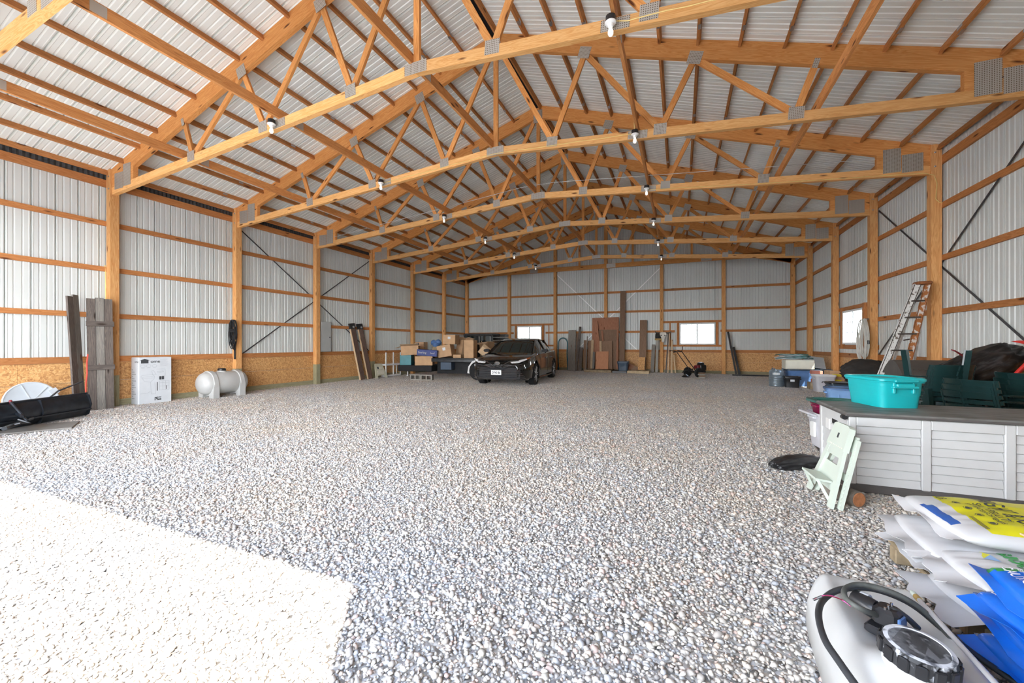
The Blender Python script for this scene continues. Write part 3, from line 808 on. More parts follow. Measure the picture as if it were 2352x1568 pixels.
cable('electrical_cable', 'yellow cable running down the first post on the left wall', [(XL-.15, YT(1)-.045, 2.78), (XL-.145, YT(1)-.04, 2.6), (XL-.142, YT(1)-.038, 2.1)], .008)

# ================================================================== LEFT WALL
# snow plow
t = thing('snow_plow', 'black snow plow blade lying by the left wall', 'snow plow', (-8.96, 2.93, .0), math.atan2(.89, -.46))
m = Mesh(); prof = []
for k in range(9):
    q = -1 + 2*k/8; prof.append((-.05+.075*q*q, .215+.185*q))
prof2 = [(x+.012, z) for x, z in prof[::-1]]
L0, L1 = -1.3, .80
def plowpt(x, l): return l
m.rings([[(l, x, z) for x, z in prof+prof2] for l in (L0, -.6, 0, .4, L1)])
b = m.build('blade', 'plow_black', t, smooth=True)
m = Mesh().box(L0, L1, -.0, .02, -.0, .07); m.build('cutting_edge', 'plow_rust' if False else 'steel', t, loc=(0, .055, .0))
m = Mesh().tube([(L0, .02, .40), (L1, .02, .40)], .016, 8); m.build('top_rail', 'plow_black', t)
for l in (-.7, .02, .78):
    Mesh().prism([(.03, .02), (.03, .40), (-.03, .38), (-.075, .215), (-.03, .05)], 'x', l-.006, l+.006).build('rib', 'plow_black', t)
Mesh().box(L0, L1, -.062, -.04, .13, .15).build('stiffener', 'plow_black', t)
t2 = bpy.data.objects.new('push_frame', None); COL.objects.link(t2); t2.parent = t; t2.matrix_basis = pw(t).inverted() @ (Matrix.Translation((-8.55, 2.55, .03)) @ Matrix.Rotation(R(20), 4, 'Z'))
m = Mesh(); m.tube([(-.75, .35, .10), (-.1, .3, .12), (.3, -.3, .1)], .028, 8); m.build('side_tube', 'plow_black', t2, smooth=True)
m = Mesh(); m.tube([(-.75, .35, .06), (-.5, -.1, .05), (.2, -.45, .06)], .028, 8); m.build('side_tube', 'plow_black', t2, smooth=True)
m = Mesh(); m.tube([(-.85, .32, .20), (-.35, .28, .22), (.15, .0, .2)], .02, 8); m.build('cross_tube', 'steel' if False else 'plow_black', t2, smooth=True)
for a, b in (((-.3, .2, .08), (-.22, .15, .38)), ((-.22, .15, .38), (.1, .1, .12)), ((-.3, .1, .1), (-.5, .3, .12)), ((-.22, .15, .36), (-.62, .28, .14))):
    Mesh().tube([a, b], .016, 6).build('strut', 'plow_black', t2)
Mesh().lathe([(.012, 0), (.018, .02), (.018, .05), (.010, .06)], 10).build('pivot_pin', 'plow_rust', t2, loc=(-.22, .15, .35))
Mesh().box(-.03, .03, -.02, .02, 0, .07).build('pivot_block', 'plow_rust', t2, loc=(-.22, .15, .17))
Mesh().box(-.04, .04, -.02, .02, 0, .25).build('mount_plate', 'plow_black', t2, loc=(-.82, .35, .02))
Mesh().tube([(.05, .1, .1), (.1, .0, .16), (.2, .05, .1), (.25, -.1, .13), (.1, -.2, .08)], .012, 6).build('hydraulic_hose', 'black_plastic', t2, smooth=True)
o = Mesh().box(-1.0, .62, -.36, .30, -.008, .008).build('plywood_sheet', 'grey_board'); o.location = (-8.75, 2.62, .022); o.rotation_euler = (0, 0, R(62)); tag(o, 'weathered plywood sheet on the gravel under the plow frame', 'plywood')
# round lid
t = thing('round_lid', 'grey round plastic tub lid standing behind the plow blade', 'lid', (-10.06, 3.22, 0))
mt = Matrix.Translation((0, 0, .27)) @ Matrix.Rotation(R(78), 4, 'Y')
Mesh().lathe([(.30, -.02), (.33, -.018), (.335, .01), (.32, .015), (.30, .004), (.12, .012), (.0005, .014)], 32, mt).build('lid_disc', 'lid_grey', t, smooth=True)
for a in (20, 80, 140):
    Mesh().box(-.3, .3, -.006, .006, .008, .018, mt @ Matrix.Rotation(R(a), 4, 'Z')).build('lid_rib', 'lid_grey', t)
Mesh().box(.25, .36, -.05, .05, .0, .02, mt @ Matrix.Rotation(R(118), 4, 'Z')).build('lid_tab', 'lid_grey', t)
# old plank doors against the first post
def plank_door(lab, loc, rz, tilt, w, h, nb, battens):
    t = thing('plank_door', lab, 'old door', loc, rz); t.rotation_euler = (0, tilt, rz)
    for k in range(nb):
        a = -w/2 + w*k/nb; dz = rnd.uniform(-.03, .02)
        o = beam('plank', (0, a+w/nb/2, 0), (0, a+w/nb/2, h+dz), w/nb-.006, .028, ['barn_board', 'grey_board', 'barn_board'][k % 3], None, up=(1, 0, 0)); o.parent = t
    for z in battens:
        o = beam('batten', (.028, -w/2-.01, z), (.028, w/2+.01, z), .026, .095, 'barn_board', None); o.parent = t
    return t
plank_door('old weathered plank door leaning on the first left post, front one with two battens', (-10.06, 4.11, 0), R(-8), R(-3.0), .36, 2.12, 3, (.80, 1.62))
plank_door('old weathered plank door seen edge-on behind the front one', (-10.11, 3.83, 0), R(38), R(-3), .27, 2.13, 2, ())
o = Mesh().tube([(-9.98, 3.89, 1.05), (-9.975, 3.875, .9), (-9.98, 3.88, .7), (-9.97, 3.86, .5), (-9.97, 3.86, .32), (-9.97, 3.85, .03)], .011, 6).build('red_strap', 'orange_strap', smooth=True); tag(o, 'orange and red ratchet strap hanging between the plank doors', 'strap')
o = Mesh().tube([(-9.75, 3.02, .03), (-9.74, 3.42, .44), (-9.72, 3.72, .58)], .013, 6).build('pry_bar', 'black_plastic'); tag(o, 'black bar sticking up from behind the plow blade', 'bar')
# boxed sink
bx0, bx1, by0, by1, bh = -10.42, -10.15, 4.72, 5.30, .965
t = thing('sink_carton', 'tall white carton printed with a pedestal sink, by the left wall', 'box', (bx1, by0, 0))
Mesh().cbox(bx0-bx1, 0, 0, by1-by0, 0, bh, .01).build('carton_body', 'carton_white', t)
W = by1-by0
def pt(body, y, z, size, mat='print_dark', sx=1.0, bold=0.0): return text_mesh(body, size, 'lettering', mat, t, (.002, y, z), (R(90), 0, R(90)), sx=sx, bold=bold, ext=.0005)
pt('ome', .285, .875, .085, bold=.0015, sx=1.1)
m = Mesh(); m.prism([(.04, .84), (.165, .84), (.165, .90), (.19, .90), (.10, .935), (.02, .90), (.04, .90)], 'x', .001, .003); m.build('house_mark', 'print_dark', t)
pt('EZH', .10, .868, .05, 'print_white')
pt('pedestal', .33, .125, .035, bold=.0008); pt('Plus', .33, .085, .075, bold=.002)
def line(pts, r=.0022, mat='print_grey'):
    m = Mesh()
    for a, b in zip(pts, pts[1:]):
        v = Vector((0, b[0]-a[0], b[1]-a[1])); ln = v.length
        if ln < 1e-6: continue
        v /= ln; n = Vector((0, -v.z, v.y))*r
        A = Vector((.0018, *a)); B = Vector((.0018, *b)); m.add([A-n, B-n, B+n, A+n], [(0, 1, 2, 3)])
    return m
art = Mesh()
for pts in ([(.05, .56), (.27, .565), (.27, .535), (.05, .535), (.05, .56)], [(.06, .535), (.10, .47), (.20, .45), (.27, .52)], [(.20, .45), (.215, .20), (.29, .20), (.275, .45)], [(.03, .56), (.06, .60), (.25, .60), (.27, .565)], [(.22, .68), (.24, .59), (.30, .60), (.25, .69), (.22, .68)], [(.32, .66), (.42, .67), (.43, .65), (.33, .64), (.32, .66)], [(.30, .71), (.46, .71), (.46, .57), (.40, .57)], [(.36, .46), (.36, .27), (.53, .27), (.53, .46), (.36, .46)], [(.42, .46), (.42, .27)], [(.47, .46), (.47, .27)], [(.36, .42), (.53, .42)], [(.36, .35), (.53, .35)], [(.03, .22), (.16, .23), (.20, .26)]):
    q = line(pts); art.add(q.v, q.f)
for k in range(3):
    cc = (.07+.10*k, .785)
    q = line([(cc[0]+.04*math.cos(a*.35), cc[1]+.028*math.sin(a*.35)) for a in range(19)]); art.add(q.v, q.f)
    q = line([(cc[0]-.03, .745), (cc[0]+.03, .745)], .002); art.add(q.v, q.f)
for k in range(9): q = line([(.37, .92-.018*k), (.37+.15-.02*(k % 3), .92-.018*k)], .0015); art.add(q.v, q.f)
art.build('sink_drawing', 'print_grey', t, recalc=False)
q = Mesh()
for (a, b, c, d) in ((.355, .395, .49, .56), (.40, .44, .49, .56), (.31, .325, .26, .44), (.475, .485, .28, .36)): q.add([(.0022, a, c), (.0022, b, c), (.0022, b, d), (.0022, a, d)], [(0, 1, 2, 3)])
q.build('print_blocks', 'print_dark', t, recalc=False)
text_mesh('ome', .075, 'lettering', 'print_dark', t, (-.07, -.002, .875), (R(90), 0, 0), ext=.0005)
q = Mesh()
for k in range(14):
    z = .70-.045*k; q.add([(-.24, -.0018, z), (-.24+.05+.05*((k*7) % 3), -.0018, z), (-.24+.05+.05*((k*7) % 3), -.0018, z+.018), (-.24, -.0018, z+.018)], [(0, 1, 2, 3)])
q.build('side_print', 'print_grey', t, recalc=False)
# horizontal white leg tank
t = thing('leg_tank', 'white horizontal plastic tank with moulded feet by the left wall', 'tank', (-10.01, 6.27, 0))
mt = Matrix.Translation((0, 0, .335)) @ Matrix.Rotation(R(-90), 4, 'X')
r = .262
Mesh().lathe([(.01, -.52), (.10, -.515), (.18, -.49), (.235, -.44), (r, -.37), (r, .37), (.235, .44), (.18, .49), (.10, .515), (.01, .52)], 32, mt).build('tank_body', 'tank_white', t, smooth='all')
for yb in (-.30, .30):
    Mesh().lathe([(r-.01, -.055), (r+.022, -.045), (r+.022, .045), (r-.01, .055)], 32, Matrix.Translation((0, yb, 0)) @ mt).build('moulded_band', 'tank_white', t, smooth=True)
    for sx in (-1, 1):
        Mesh().prism([(sx*.27, 0), (sx*.12, 0), (sx*.10, .10), (sx*.20, .26), (sx*.275, .32)], 'y', yb-.065, yb+.065).build('foot', 'tank_white', t)
Mesh().lathe([(.10, .56), (.10, .60), (.085, .615)], 20).build('filler_neck', 'tank_white', t, smooth=True, loc=(0, -.02, 0))
Mesh().lathe([(.075, .61), (.085, .615), (.085, .655), (.07, .67), (.0005, .672)], 20).build('tank_lid', 'black_plastic', t, smooth=True, loc=(0, -.02, 0))
# rope coil on the second post
m = Mesh()
t = thing('rope_coil', 'bundle of black rope hanging on the second post of the left wall', 'rope', (XL-.02, YT(2)-.045, 1.86))
for k in range(10):
    a = rnd.uniform(-.04, .04); w = .10+rnd.uniform(-.04, .04); hh = .30+rnd.uniform(-.1, .1); pts = []
    for j in range(19):
        th = 2*math.pi*j/18; pts.append((a + w*math.sin(th) + rnd.uniform(-.01, .01), -.01-.012*k*.6, -.02-hh*(1-math.cos(th))))
    Mesh().tube(pts, .011, 6).build('rope_loop', 'rope_black', t, smooth=True)
for k in range(3):
    pts = [(.09*math.cos(2*math.pi*j/14)+.0, -.06+.05*math.sin(2*math.pi*j/14), -.25-.03*k+.01*math.sin(j)) for j in range(15)]
    Mesh().tube(pts, .011, 6).build('rope_wrap', 'rope_black', t, smooth=True)
Mesh().box(-.03, .03, -.012, 0, -1.0, -.6).build('hanging_strap', 'fabric_dark', t)
# electrical panel
t = thing('breaker_box', 'grey electrical panel box on the left wall beside the third post', 'electrical panel', (-10.46, 9.62, 1.0))
Mesh().cbox(0, .13, -.2, .19, 0, .95, .006).build('panel_box', 'panel_grey', t); Mesh().cbox(.13, .14, -.185, .175, .02, .93, .004).build('panel_door', 'panel_grey', t)
Mesh().box(.14, .147, .11, .15, .44, .47).build('latch', 'print_dark', t)
# ramps
for k, (yb, lab) in enumerate(((10.83, 'left of the pair of wooden loading ramps with black ends, leaning by the fourth post'), (11.20, 'right of the pair of wooden loading ramps with black ends, leaning by the fourth post'))):
    p0 = Vector((-10.10, yb+.12, .02)); p1 = Vector((-10.34, yb-.10, 1.78))
    t = thing('loading_ramp', lab, 'ramp', p0, 0)
    beam('ramp_board', p0, p1, .20, .045, 'dark_ramp', t, up=(1, 0, .2)).location
    d = (p1-p0).normalized()
    for off in (-.105, .105): beam('ramp_edge', p0+Vector((0, off, 0)), p1+Vector((0, off, 0)), .012, .06, 'pale_board' if off < 0 else 'ladder_dark', t, up=(1, 0, .2))
    beam('metal_end', p1-d*.02, p1+d*.17, .235, .07, 'black_plastic', t, up=(1, 0, .2))
    o = beam('label_sticker', p1+d*.02+Vector((.04, .03, 0)), p1+d*.08+Vector((.04, .03, 0)), .08, .003, 'panel_grey', t, up=(1, 0, .2))
# cream folded step stool
t = thing('folded_stool', 'cream plastic folding step stool leaning on the left wall near the fourth post', 'step stool', (-10.02, 11.86, 0)); t.rotation_euler = (0, R(-20), R(-4))
fr = Mesh(); fr.prism([(-.30, 0), (-.20, 0), (-.165, .12), (.165, .12), (.20, 0), (.30, 0), (.17, .56), (-.17, .56)], 'x', -.03, 0); fr.build('stool_frame', 'stool_cream', t)
Mesh().box(0, .012, -.15, .15, .17, .30).build('folded_step', 'cream', t); Mesh().box(.0, .006, -.11, -.04, .36, .44).build('slot', 'print_dark', t); Mesh().box(.0, .01, .0, .1, .36, .44).build('slot_lip', 'cream', t)
# white shelf frame
t = thing('shelf_frame', 'white bare shelving frame standing on the floor by the left wall', 'shelf', (-10.12, 12.15, .0))
for y in (0, .42, .84): Mesh().box(0, .03, y, y+.035, .02, .93 if y else .93).build('upright', 'white_enamel', t)
Mesh().box(-.2, -.17, .86, .89, .02, .48).build('upright', 'white_enamel', t)
for z in (.03, .44): Mesh().cbox(-.2, .03, 0, .89, z, z+.06, .004).build('shelf_board', 'white_enamel', t)
# concrete blocks
for k, x in enumerate((-8.42, -8.0)):
    m = Mesh()
    m.box(-.195, .195, -.095, .095, 0, .03); m.box(-.195, .195, -.095, .095, .16, .19)
    for q in (-.195, -.016, .163): m.box(q, q+.032, -.095, .095, .03, .16)
    o = m.build('concrete_block', 'concrete', loc=(x, 11.72+.02*k, .01), rot=(0, 0, R(8+6*k)))
    tag(o, ['left of two grey concrete blocks on the gravel before the trailer', 'right of two grey concrete blocks on the gravel before the trailer'][k], 'concrete block', 'concrete blocks')

# ================================================================== TRAILER AND CARTONS
t = thing('utility_trailer', 'dark flatbed utility trailer loaded with cardboard cartons beside the car', 'trailer', (-7.45, 13.05, .04), R(8))
Mesh().box(-.80, 1.35, -.75, .75, .66, .70).build('bed', 'mesh_dark', t)
for y in (-.75, .72): Mesh().box(-.80, 1.35, y, y+.03, .58, .705).build('side_rail', 'plow_black', t)
for x in (-.80, 1.32): Mesh().box(x, x+.03, -.75, .75, .58, .705).build('end_rail', 'plow_black', t)
Mesh().tube([(-1.35, -.45, .55), (-2.25, 0, .5)], .03, 6).build('tongue_tube', 'plow_black', t); Mesh().tube([(-1.35, .45, .55), (-2.25, 0, .5)], .03, 6).build('tongue_tube', 'plow_black', t)
Mesh().cbox(-2.15, -.81, -.72, .35, .22, .445, .02).build('tongue_box', 'black_matte', t)
Mesh().lathe([(.03, .02), (.03, .62), (.02, .65)], 10).build('jack', 'steel', t, loc=(-2.12, -.02, 0), smooth=True); Mesh().lathe([(.08, 0), (.08, .02), (.03, .03)], 12).build('jack_foot', 'steel', t, loc=(-2.12, -.02, 0))
Mesh().box(-2.42, -2.2, -.05, .05, .47, .54).build('coupler', 'steel', t)
for y in (-.90, .90):
    w = Mesh().lathe([(.20, -.09), (.29, -.10), (.32, -.07), (.32, .07), (.29, .10), (.20, .09)], 24, Matrix.Rotation(R(90), 4, 'X')).build('wheel', 'tyre', t, smooth=True, loc=(.98, y+(.12 if y < 0 else 0), .29))
    Mesh().lathe([(.0005, -.05), (.19, -.06), (.20, .06), (.0005, .05)], 16, Matrix.Rotation(R(90), 4, 'X')).build('rim', 'panel_grey', w, smooth=True)
Mesh().tube([(.62, -.80, .20), (.66, -.80, .42), (.78, -.80, .58), (.98, -.80, .64), (1.18, -.80, .58), (1.30, -.80, .35)], .05, 6).build('fender', 'white_enamel', t, smooth=True)
Mesh().box(-.78, .95, -.30, -.26, .14, .58).build('under_bed_shade', 'black_matte', t); Mesh().box(-.5, -.1, -.62, -.3, .30, .56).build('battery_box', 'tote_navy', t)  # black sheet added to stand for the shade under the bed
def carton(lab, loc, w, d, h, rz=0, tilt=(0, 0), mat='cardboard', flaps=False, extra=None, tape=True, group='cartons on the trailer'):
    t = thing('cardboard_carton' if 'card' in mat else 'storage_carton', lab, 'box', loc, 0, group); t.rotation_euler = (R(tilt[0]), R(tilt[1]), R(rz))
    if flaps:
        m = Mesh(); q = .006
        m.box(-w/2, w/2, -d/2, d/2, 0, q)
        for (a, b, c, e) in ((-w/2, -w/2+q, -d/2, d/2), (w/2-q, w/2, -d/2, d/2), (-w/2, w/2, -d/2, -d/2+q), (-w/2, w/2, d/2-q, d/2)): m.box(a, b, c, e, 0, h)
        m.build('carton_body', mat, t)
        for k, (ax, sgn) in enumerate((('x', 1), ('x', -1), ('y', 1), ('y', -1))):
            f = Mesh(); ll = (w if ax == 'y' else d); dd = min(w, d)*.45
            f.box(0, dd, -ll/2, ll/2, -.003, .003)
            o = f.build('flap', 'cardboard_light' if 'card' in mat else mat, t)
            if ax == 'x': o.location = (sgn*w/2, 0, h); o.rotation_euler = (0, R(rnd.uniform(-20, 45)) , 0 if sgn > 0 else math.pi)
            else: o.location = (0, sgn*d/2, h); o.rotation_euler = (0, R(rnd.uniform(-20, 45)), sgn*math.pi/2)
    else:
        Mesh().cbox(-w/2, w/2, -d/2, d/2, 0, h, .006).build('carton_body', mat, t)
        if tape: Mesh().box(-w/2-.001, w/2+.001, -.028, .028, h-.04, h+.001).build('packing_tape', 'cardboard_light' if mat == 'cardboard' else 'cardboard', t)
    if extra == 'label': Mesh().box(-w*.1, w*.12, -d/2-.002, -d/2, h*.55, h*.8).build('label_sticker', 'carton_white', t)
    return t
def at(x, y, zc): return Vector((ray(x, y).x*zc, ray(x, y).y*zc, CAM_H + ray(x, y).z*zc))
b1 = at(935, 836, 14.9); b1.z = .486; carton('teal storage crate on the trailer tongue, lowest on the left', b1, .42, .40, .36, 20, mat='teal_dark', tape=False)
b2 = at(976, 838, 14.6); b2.z = .486; carton('brown carton under the blue printed carton on the trailer front', b2, .62, .45, .33, 24, extra=None)
c = carton('blue printed carton with white lettering atop a brown carton', (at(984, 817, 14.6).x, at(984, 817, 14.6).y, .822), .72, .50, .22, 20, (0, 4), 'box_blue', tape=False)
text_mesh('Sterling', .10, 'lettering', 'panel_grey', c, (-.17, -.254, .11), (R(90), 0, 0)); text_mesh('beef', .09, 'lettering', 'panel_grey', c, (.2, -.254, .11), (R(90), 0, 0))
c = carton('open brown carton holding white foam, highest at the left of the trailer load', (at(944, 811, 14.9).x, at(944, 811, 14.9).y, .852), .62, .5, .33, 28, (0, -3), flaps=True)
Mesh().box(-.26, .26, -.2, .2, -.03, .04).build('foam_sheet', 'white_enamel', c, loc=(.03, 0, .32), rot=(R(8), R(-10), 0))
carton('large brown carton tilted to the right, with a white label, on the trailer', at(1027, 817, 14.75).xy.to_3d()+Vector((0, 0, .79)), .50, .5, .42, 15, (0, -10), extra='label')
carton('brown carton stacked on the tilted one, top centre of the load', at(1036, 790, 14.75), .46, .5, .33, 12, (0, 2), flaps=False, extra='label')
carton('dark open carton with raised flaps, right of the top carton', at(1062, 800, 15.35).xy.to_3d()+Vector((0, 0, .79)), .34, .4, .66, -20, (0, 12), flaps=True)
carton('tall narrow brown carton standing right of centre on the trailer', at(1081, 819, 14.55).xy.to_3d()+Vector((0, 0, .745)), .36, .4, .64, 8)
carton('open light carton tipped on its edge at the right of the load', at(1106, 812, 14.6).xy.to_3d()+Vector((0, 0, .86)), .34, .36, .36, 30, (0, 38), 'cardboard_light', flaps=True)
carton('open carton with spread flaps, rightmost of the load next to the car', at(1121, 800, 15.6).xy.to_3d()+Vector((0, 0, .745)), .42, .4, .58, -10, (0, -6), flaps=True)
carton('flat brown carton low in the middle of the trailer load', at(1055, 820, 14.75).xy.to_3d()+Vector((0, 0, .745)), .30, .4, .12, 5)
carton('small brown carton behind the open one at the left of the load', at(968, 800, 15.9).xy.to_3d()+Vector((0, 0, .486)), .36, .36, .84, 10, (0, 0))
o = carton('grey carton between the blue carton and the tilted one', at(1003, 806, 15.45).xy.to_3d()+Vector((0, 0, .745)), .34, .34, .40, 35, (0, 0), 'pallet_wood', tape=False)
m = Mesh()
for k in range(6): m.lathe([(.02, -.1), (.09, -.06), (.12, 0), (.09, .07), (.02, .1)], 10, Matrix.Translation((rnd.uniform(-.14, .14), rnd.uniform(-.1, .1), rnd.uniform(.0, .12))) @ Matrix.Rotation(rnd.uniform(0, 3), 4, 'X'))
o = m.build('plastic_wrap', 'tote_blue_deep', smooth=True, loc=at(1003, 788, 15.45).xy.to_3d()+Vector((0, 0, 1.21))); tag(o, 'crumpled blue plastic wrap on the cartons', 'plastic wrap')
t = thing('truck_topper', 'black truck-bed topper frame with side glass behind the trailer load', 'truck topper', at(1110, 792, 17.2).xy.to_3d(), 0)
zt = at(1110, 766, 17.2).z
Mesh().cbox(-.75, .62, -.4, .4, zt-.10, zt, .03).build('topper_roof', 'mesh_dark', t)
for x in (-.72, -.1, .56): Mesh().box(x, x+.05, -.38, -.33, 0, zt-.1).build('topper_post', 'black_plastic', t)
Mesh().box(-.7, .6, -.36, -.345, zt-.45, zt-.1).build('side_glass', 'car_glass', t); Mesh().box(-.75, .62, -.4, .4, 0, zt-.47).build('topper_side', 'black_matte', t)
for x in (.0, .5): Mesh().box(x, x+.02, -.40, -.385, zt-.42, zt-.12).build('white_strip', 'white_enamel', t)
t = thing('wire_mesh_stack', 'stack of dark grey wire mesh panels between the trailer and the back window', 'mesh panels', at(1146, 800, 17.8).xy.to_3d(), 0)
zt = at(1146, 766, 17.8).z
for k in range(12): Mesh().box(-.38+.01*(k % 3), .38-.01*(k % 2), -.25+.01*(k % 4), .2, zt*k/12, zt*(k+.75)/12).build('mesh_panel', 'mesh_dark', t)

# ================================================================== BACK WALL CLUTTER
def lean(name, label, cat, top, bot, mat, thick=.04, Y=None, z0=0.012, slope=.16, group=None):
    """board leaning on the wall: top=(x0,x1,y) bottom=(x0,x1) measured in the photograph; Y is where its top rests"""
    Y = YB - .03 - thick/2 if Y is None else Y
    A = atY((top[0]+top[1])/2, top[2], Y); w = (atY(top[1], top[2], Y) - atY(top[0], top[2], Y)).length
    yb = Y - slope*max(A.z, .3)
    Bx = atY((bot[0]+bot[1])/2, 800, yb).x
    o = beam(name, (Bx, yb, z0+.01), tuple(A), w, thick, mat, None, up=(0, -1, .2))
    return tag(o, label, cat, group)
pal_z = .13
def pallet(label, x0, x1, y0, y1, mat, rz=0):
    t = thing('pallet', label, 'pallet', ((x0+x1)/2, (y0+y1)/2, 0.01), rz)
    w, d = x1-x0, y1-y0
    for k in range(3): Mesh().box(-w/2, w/2, -d/2+(d-.09)*k/2, -d/2+(d-.09)*k/2+.09, .0, .09).build('stringer', mat, t)
    n = max(4, int(w/.14))
    for k in range(n): Mesh().box(-w/2+w*k/n+.01, -w/2+w*(k+1)/n-.01, -d/2, d/2, .09, .11).build('deck_board', mat, t)
    return t
q0, q1 = atY(1343, 800, 17.9).x, atY(1405, 800, 17.9).x
pallet('weathered pallet under the plywood sheets at the back wall, left of two', q0, q1, 17.75, 18.65, 'pallet_wood')
q0, q1 = atY(1441, 800, 17.8).x, atY(1491, 800, 17.8).x
pallet('pale pallet under the tall planks at the back wall, right of two', q0, q1, 17.72, 18.6, 'pallet_pale')
q0, q1 = atY(1405, 800, 17.7).x, atY(1441, 800, 17.7).x
o = Mesh().cbox(q0+.02, q1-.02, 17.7, 18.2, .012, .10).build('black_mat', 'black_plastic'); tag(o, 'flat black plastic tray between the two pallets', 'tray')
L_ = lean
L_('wide_plank', 'wide grey weathered plank at the back wall, right of the hose', 'plank', (1306, 1323, 758), (1304, 1321), 'grey_board', .04)
L_('narrow_plank', 'narrow brown plank close behind the wide grey one', 'plank', (1324, 1329, 765), (1323, 1327), 'brown_board', .03, YB-.08)
L_('dark_plank', 'dark plank leaning over to the left beside the wide grey plank', 'plank', (1330, 1335, 750), (1320, 1326), 'barn_board', .04, YB-.12)
L_('dark_plank', 'short dark plank bundle left of the plywood', 'plank', (1331, 1339, 798), (1328, 1336), 'barn_board', .08, YB-.16)
L_('brown_board', 'brown board with a thin rod before it, left of the plywood', 'board', (1341, 1349, 781), (1340, 1348), 'brown_board', .03)
L_('brown_board', 'brown board touching the left edge of the plywood', 'board', (1350, 1361, 782), (1350, 1361), 'brown_board', .03)
L_('thin_rod', 'thin grey rod standing before the brown boards', 'rod', (1348, 1350, 772), (1344, 1346), 'grey_board', .03, YB-.2)
L_('plywood_sheet', 'tall reddish plywood panel with a square top, largest at the back wall', 'plywood', (1360, 1421, 729), (1360, 1420), 'red_board', .02, YB-.05, pal_z, .10)
L_('dark_plywood', 'dark brown panel before the tall reddish plywood', 'panel', (1375, 1421, 757), (1374, 1418), 'brown_board', .02, YB-.16, pal_z, .12)
L_('leaning_plank', 'red-brown plank leaning before the left edge of the plywood', 'plank', (1365, 1372, 738), (1377, 1384), 'red_board', .035, YB-.22, pal_z, .12)
L_('leaning_plank', 'short upright stick before the dark panel', 'plank', (1381, 1385, 759), (1388, 1391), 'red_board', .03, YB-.24, pal_z, .12)
L_('tan_plank', 'tan plank tapering up at the left of the pallet', 'plank', (1358, 1364, 780), (1355, 1363), 'pale_board', .03, YB-.26, pal_z, .15)
L_('grey_post', 'short grey post left of the pink plywood', 'post', (1362, 1367, 808), (1360, 1366), 'grey_board', .06, YB-.4, pal_z, .2)
L_('cabinet_side', 'brown cabinet side with a hole, behind the pink plywood', 'panel', (1383, 1406, 783), (1383, 1406), 'brown_board', .03, YB-.34, pal_z, .2)
L_('pale_strip', 'pale wooden strip at the left edge of the cabinet panel', 'strip', (1377, 1382, 783), (1377, 1382), 'pale_board', .02, YB-.36, pal_z, .2)
L_('pink_plywood', 'small pinkish plywood piece with knots, foremost on the pallet', 'plywood', (1369, 1398, 807), (1366, 1398), 'pink_plywood', .03, YB-.52, pal_z, .3)
L_('tall_plank', 'tallest brown plank at the back wall, reaching the upper girt', 'plank', (1425, 1437, 668), (1421, 1435), 'brown_board', .045, YB-.04, .02, .07)
L_('red_strip', 'narrow reddish strip between plywood and tallest plank', 'strip', (1417, 1421, 757), (1415, 1419), 'red_board', .03, YB-.2, pal_z, .14)
L_('brown_plank', 'second tallest brown plank, standing on the pale pallet', 'plank', (1470, 1486, 735), (1467, 1484), 'brown_board', .045, YB-.04, pal_z, .12)
L_('osb_offcut', 'short strand board offcut leaning before the second tallest plank', 'offcut', (1467, 1482, 820), (1464, 1481), 'osb', .02, YB-.48, pal_z, .3)
L_('grey_plank', 'short dark grey plank right of the pale pallet', 'plank', (1497, 1505, 791), (1494, 1502), 'grey_board', .05)
L_('pale_post', 'pale grey post left of the back wall post with the skull', 'post', (1507, 1513, 780), (1505, 1511), 'concrete', .06, YB-.03)
L_('dark_rod', 'dark thin rod below the skull, nearest the wall post', 'rod', (1534, 1537, 765), (1528, 1531), 'barn_board', .03, YB-.05)
L_('pale_rod', 'pale thin rod right of the dark one below the skull', 'rod', (1537, 1539, 762), (1533, 1535), 'pale_board', .03, YB-.08)
L_('tan_stake', 'tan stake, third in the row below the skull', 'rod', (1541, 1545, 780), (1540, 1545), 'pale_board', .03, YB-.14)
L_('short_stake', 'short tan stake leaning left, rightmost of the row below the skull', 'rod', (1546, 1549, 815), (1549, 1554), 'pale_board', .03, YB-.2)
L_('black_beam', 'long black beam leaning on the back wall, left of two', 'beam', (1670, 1674, 762), (1687, 1695), 'black_plastic', .10, YB-.10, .03, .14)
L_('black_beam', 'short black beam leaning on the back wall, right of two', 'beam', (1682, 1687, 797), (1695, 1702), 'black_plastic', .09, YB-.2, .03, .2)
p = atZ(1716, 859.5, .02); o = Mesh().cbox(-.62, .62, -.04, .04, 0, .05).build('black_strip', 'black_plastic', loc=(p.x, 18.0, .012)); tag(o, 'black strip lying on the gravel at the foot of the black beams', 'strip')
p = atY(1452, 838, 18.35)
t = thing('red_offcut', 'reddish triangular board offcut between the two pallets', 'offcut', (p.x, 18.4, .12)); Mesh().prism([(-.32, .0), (.34, .02), (.20, .12), (-.30, .42), (-.42, .30)], 'y', -.015, .015).build('offcut_board', 'red_board', t)
Mesh().prism([(-.05, .0), (.25, .0), (.36, .10), (.1, .18)], 'y', -.06, -.03).build('offcut_board', 'brown_board', t)
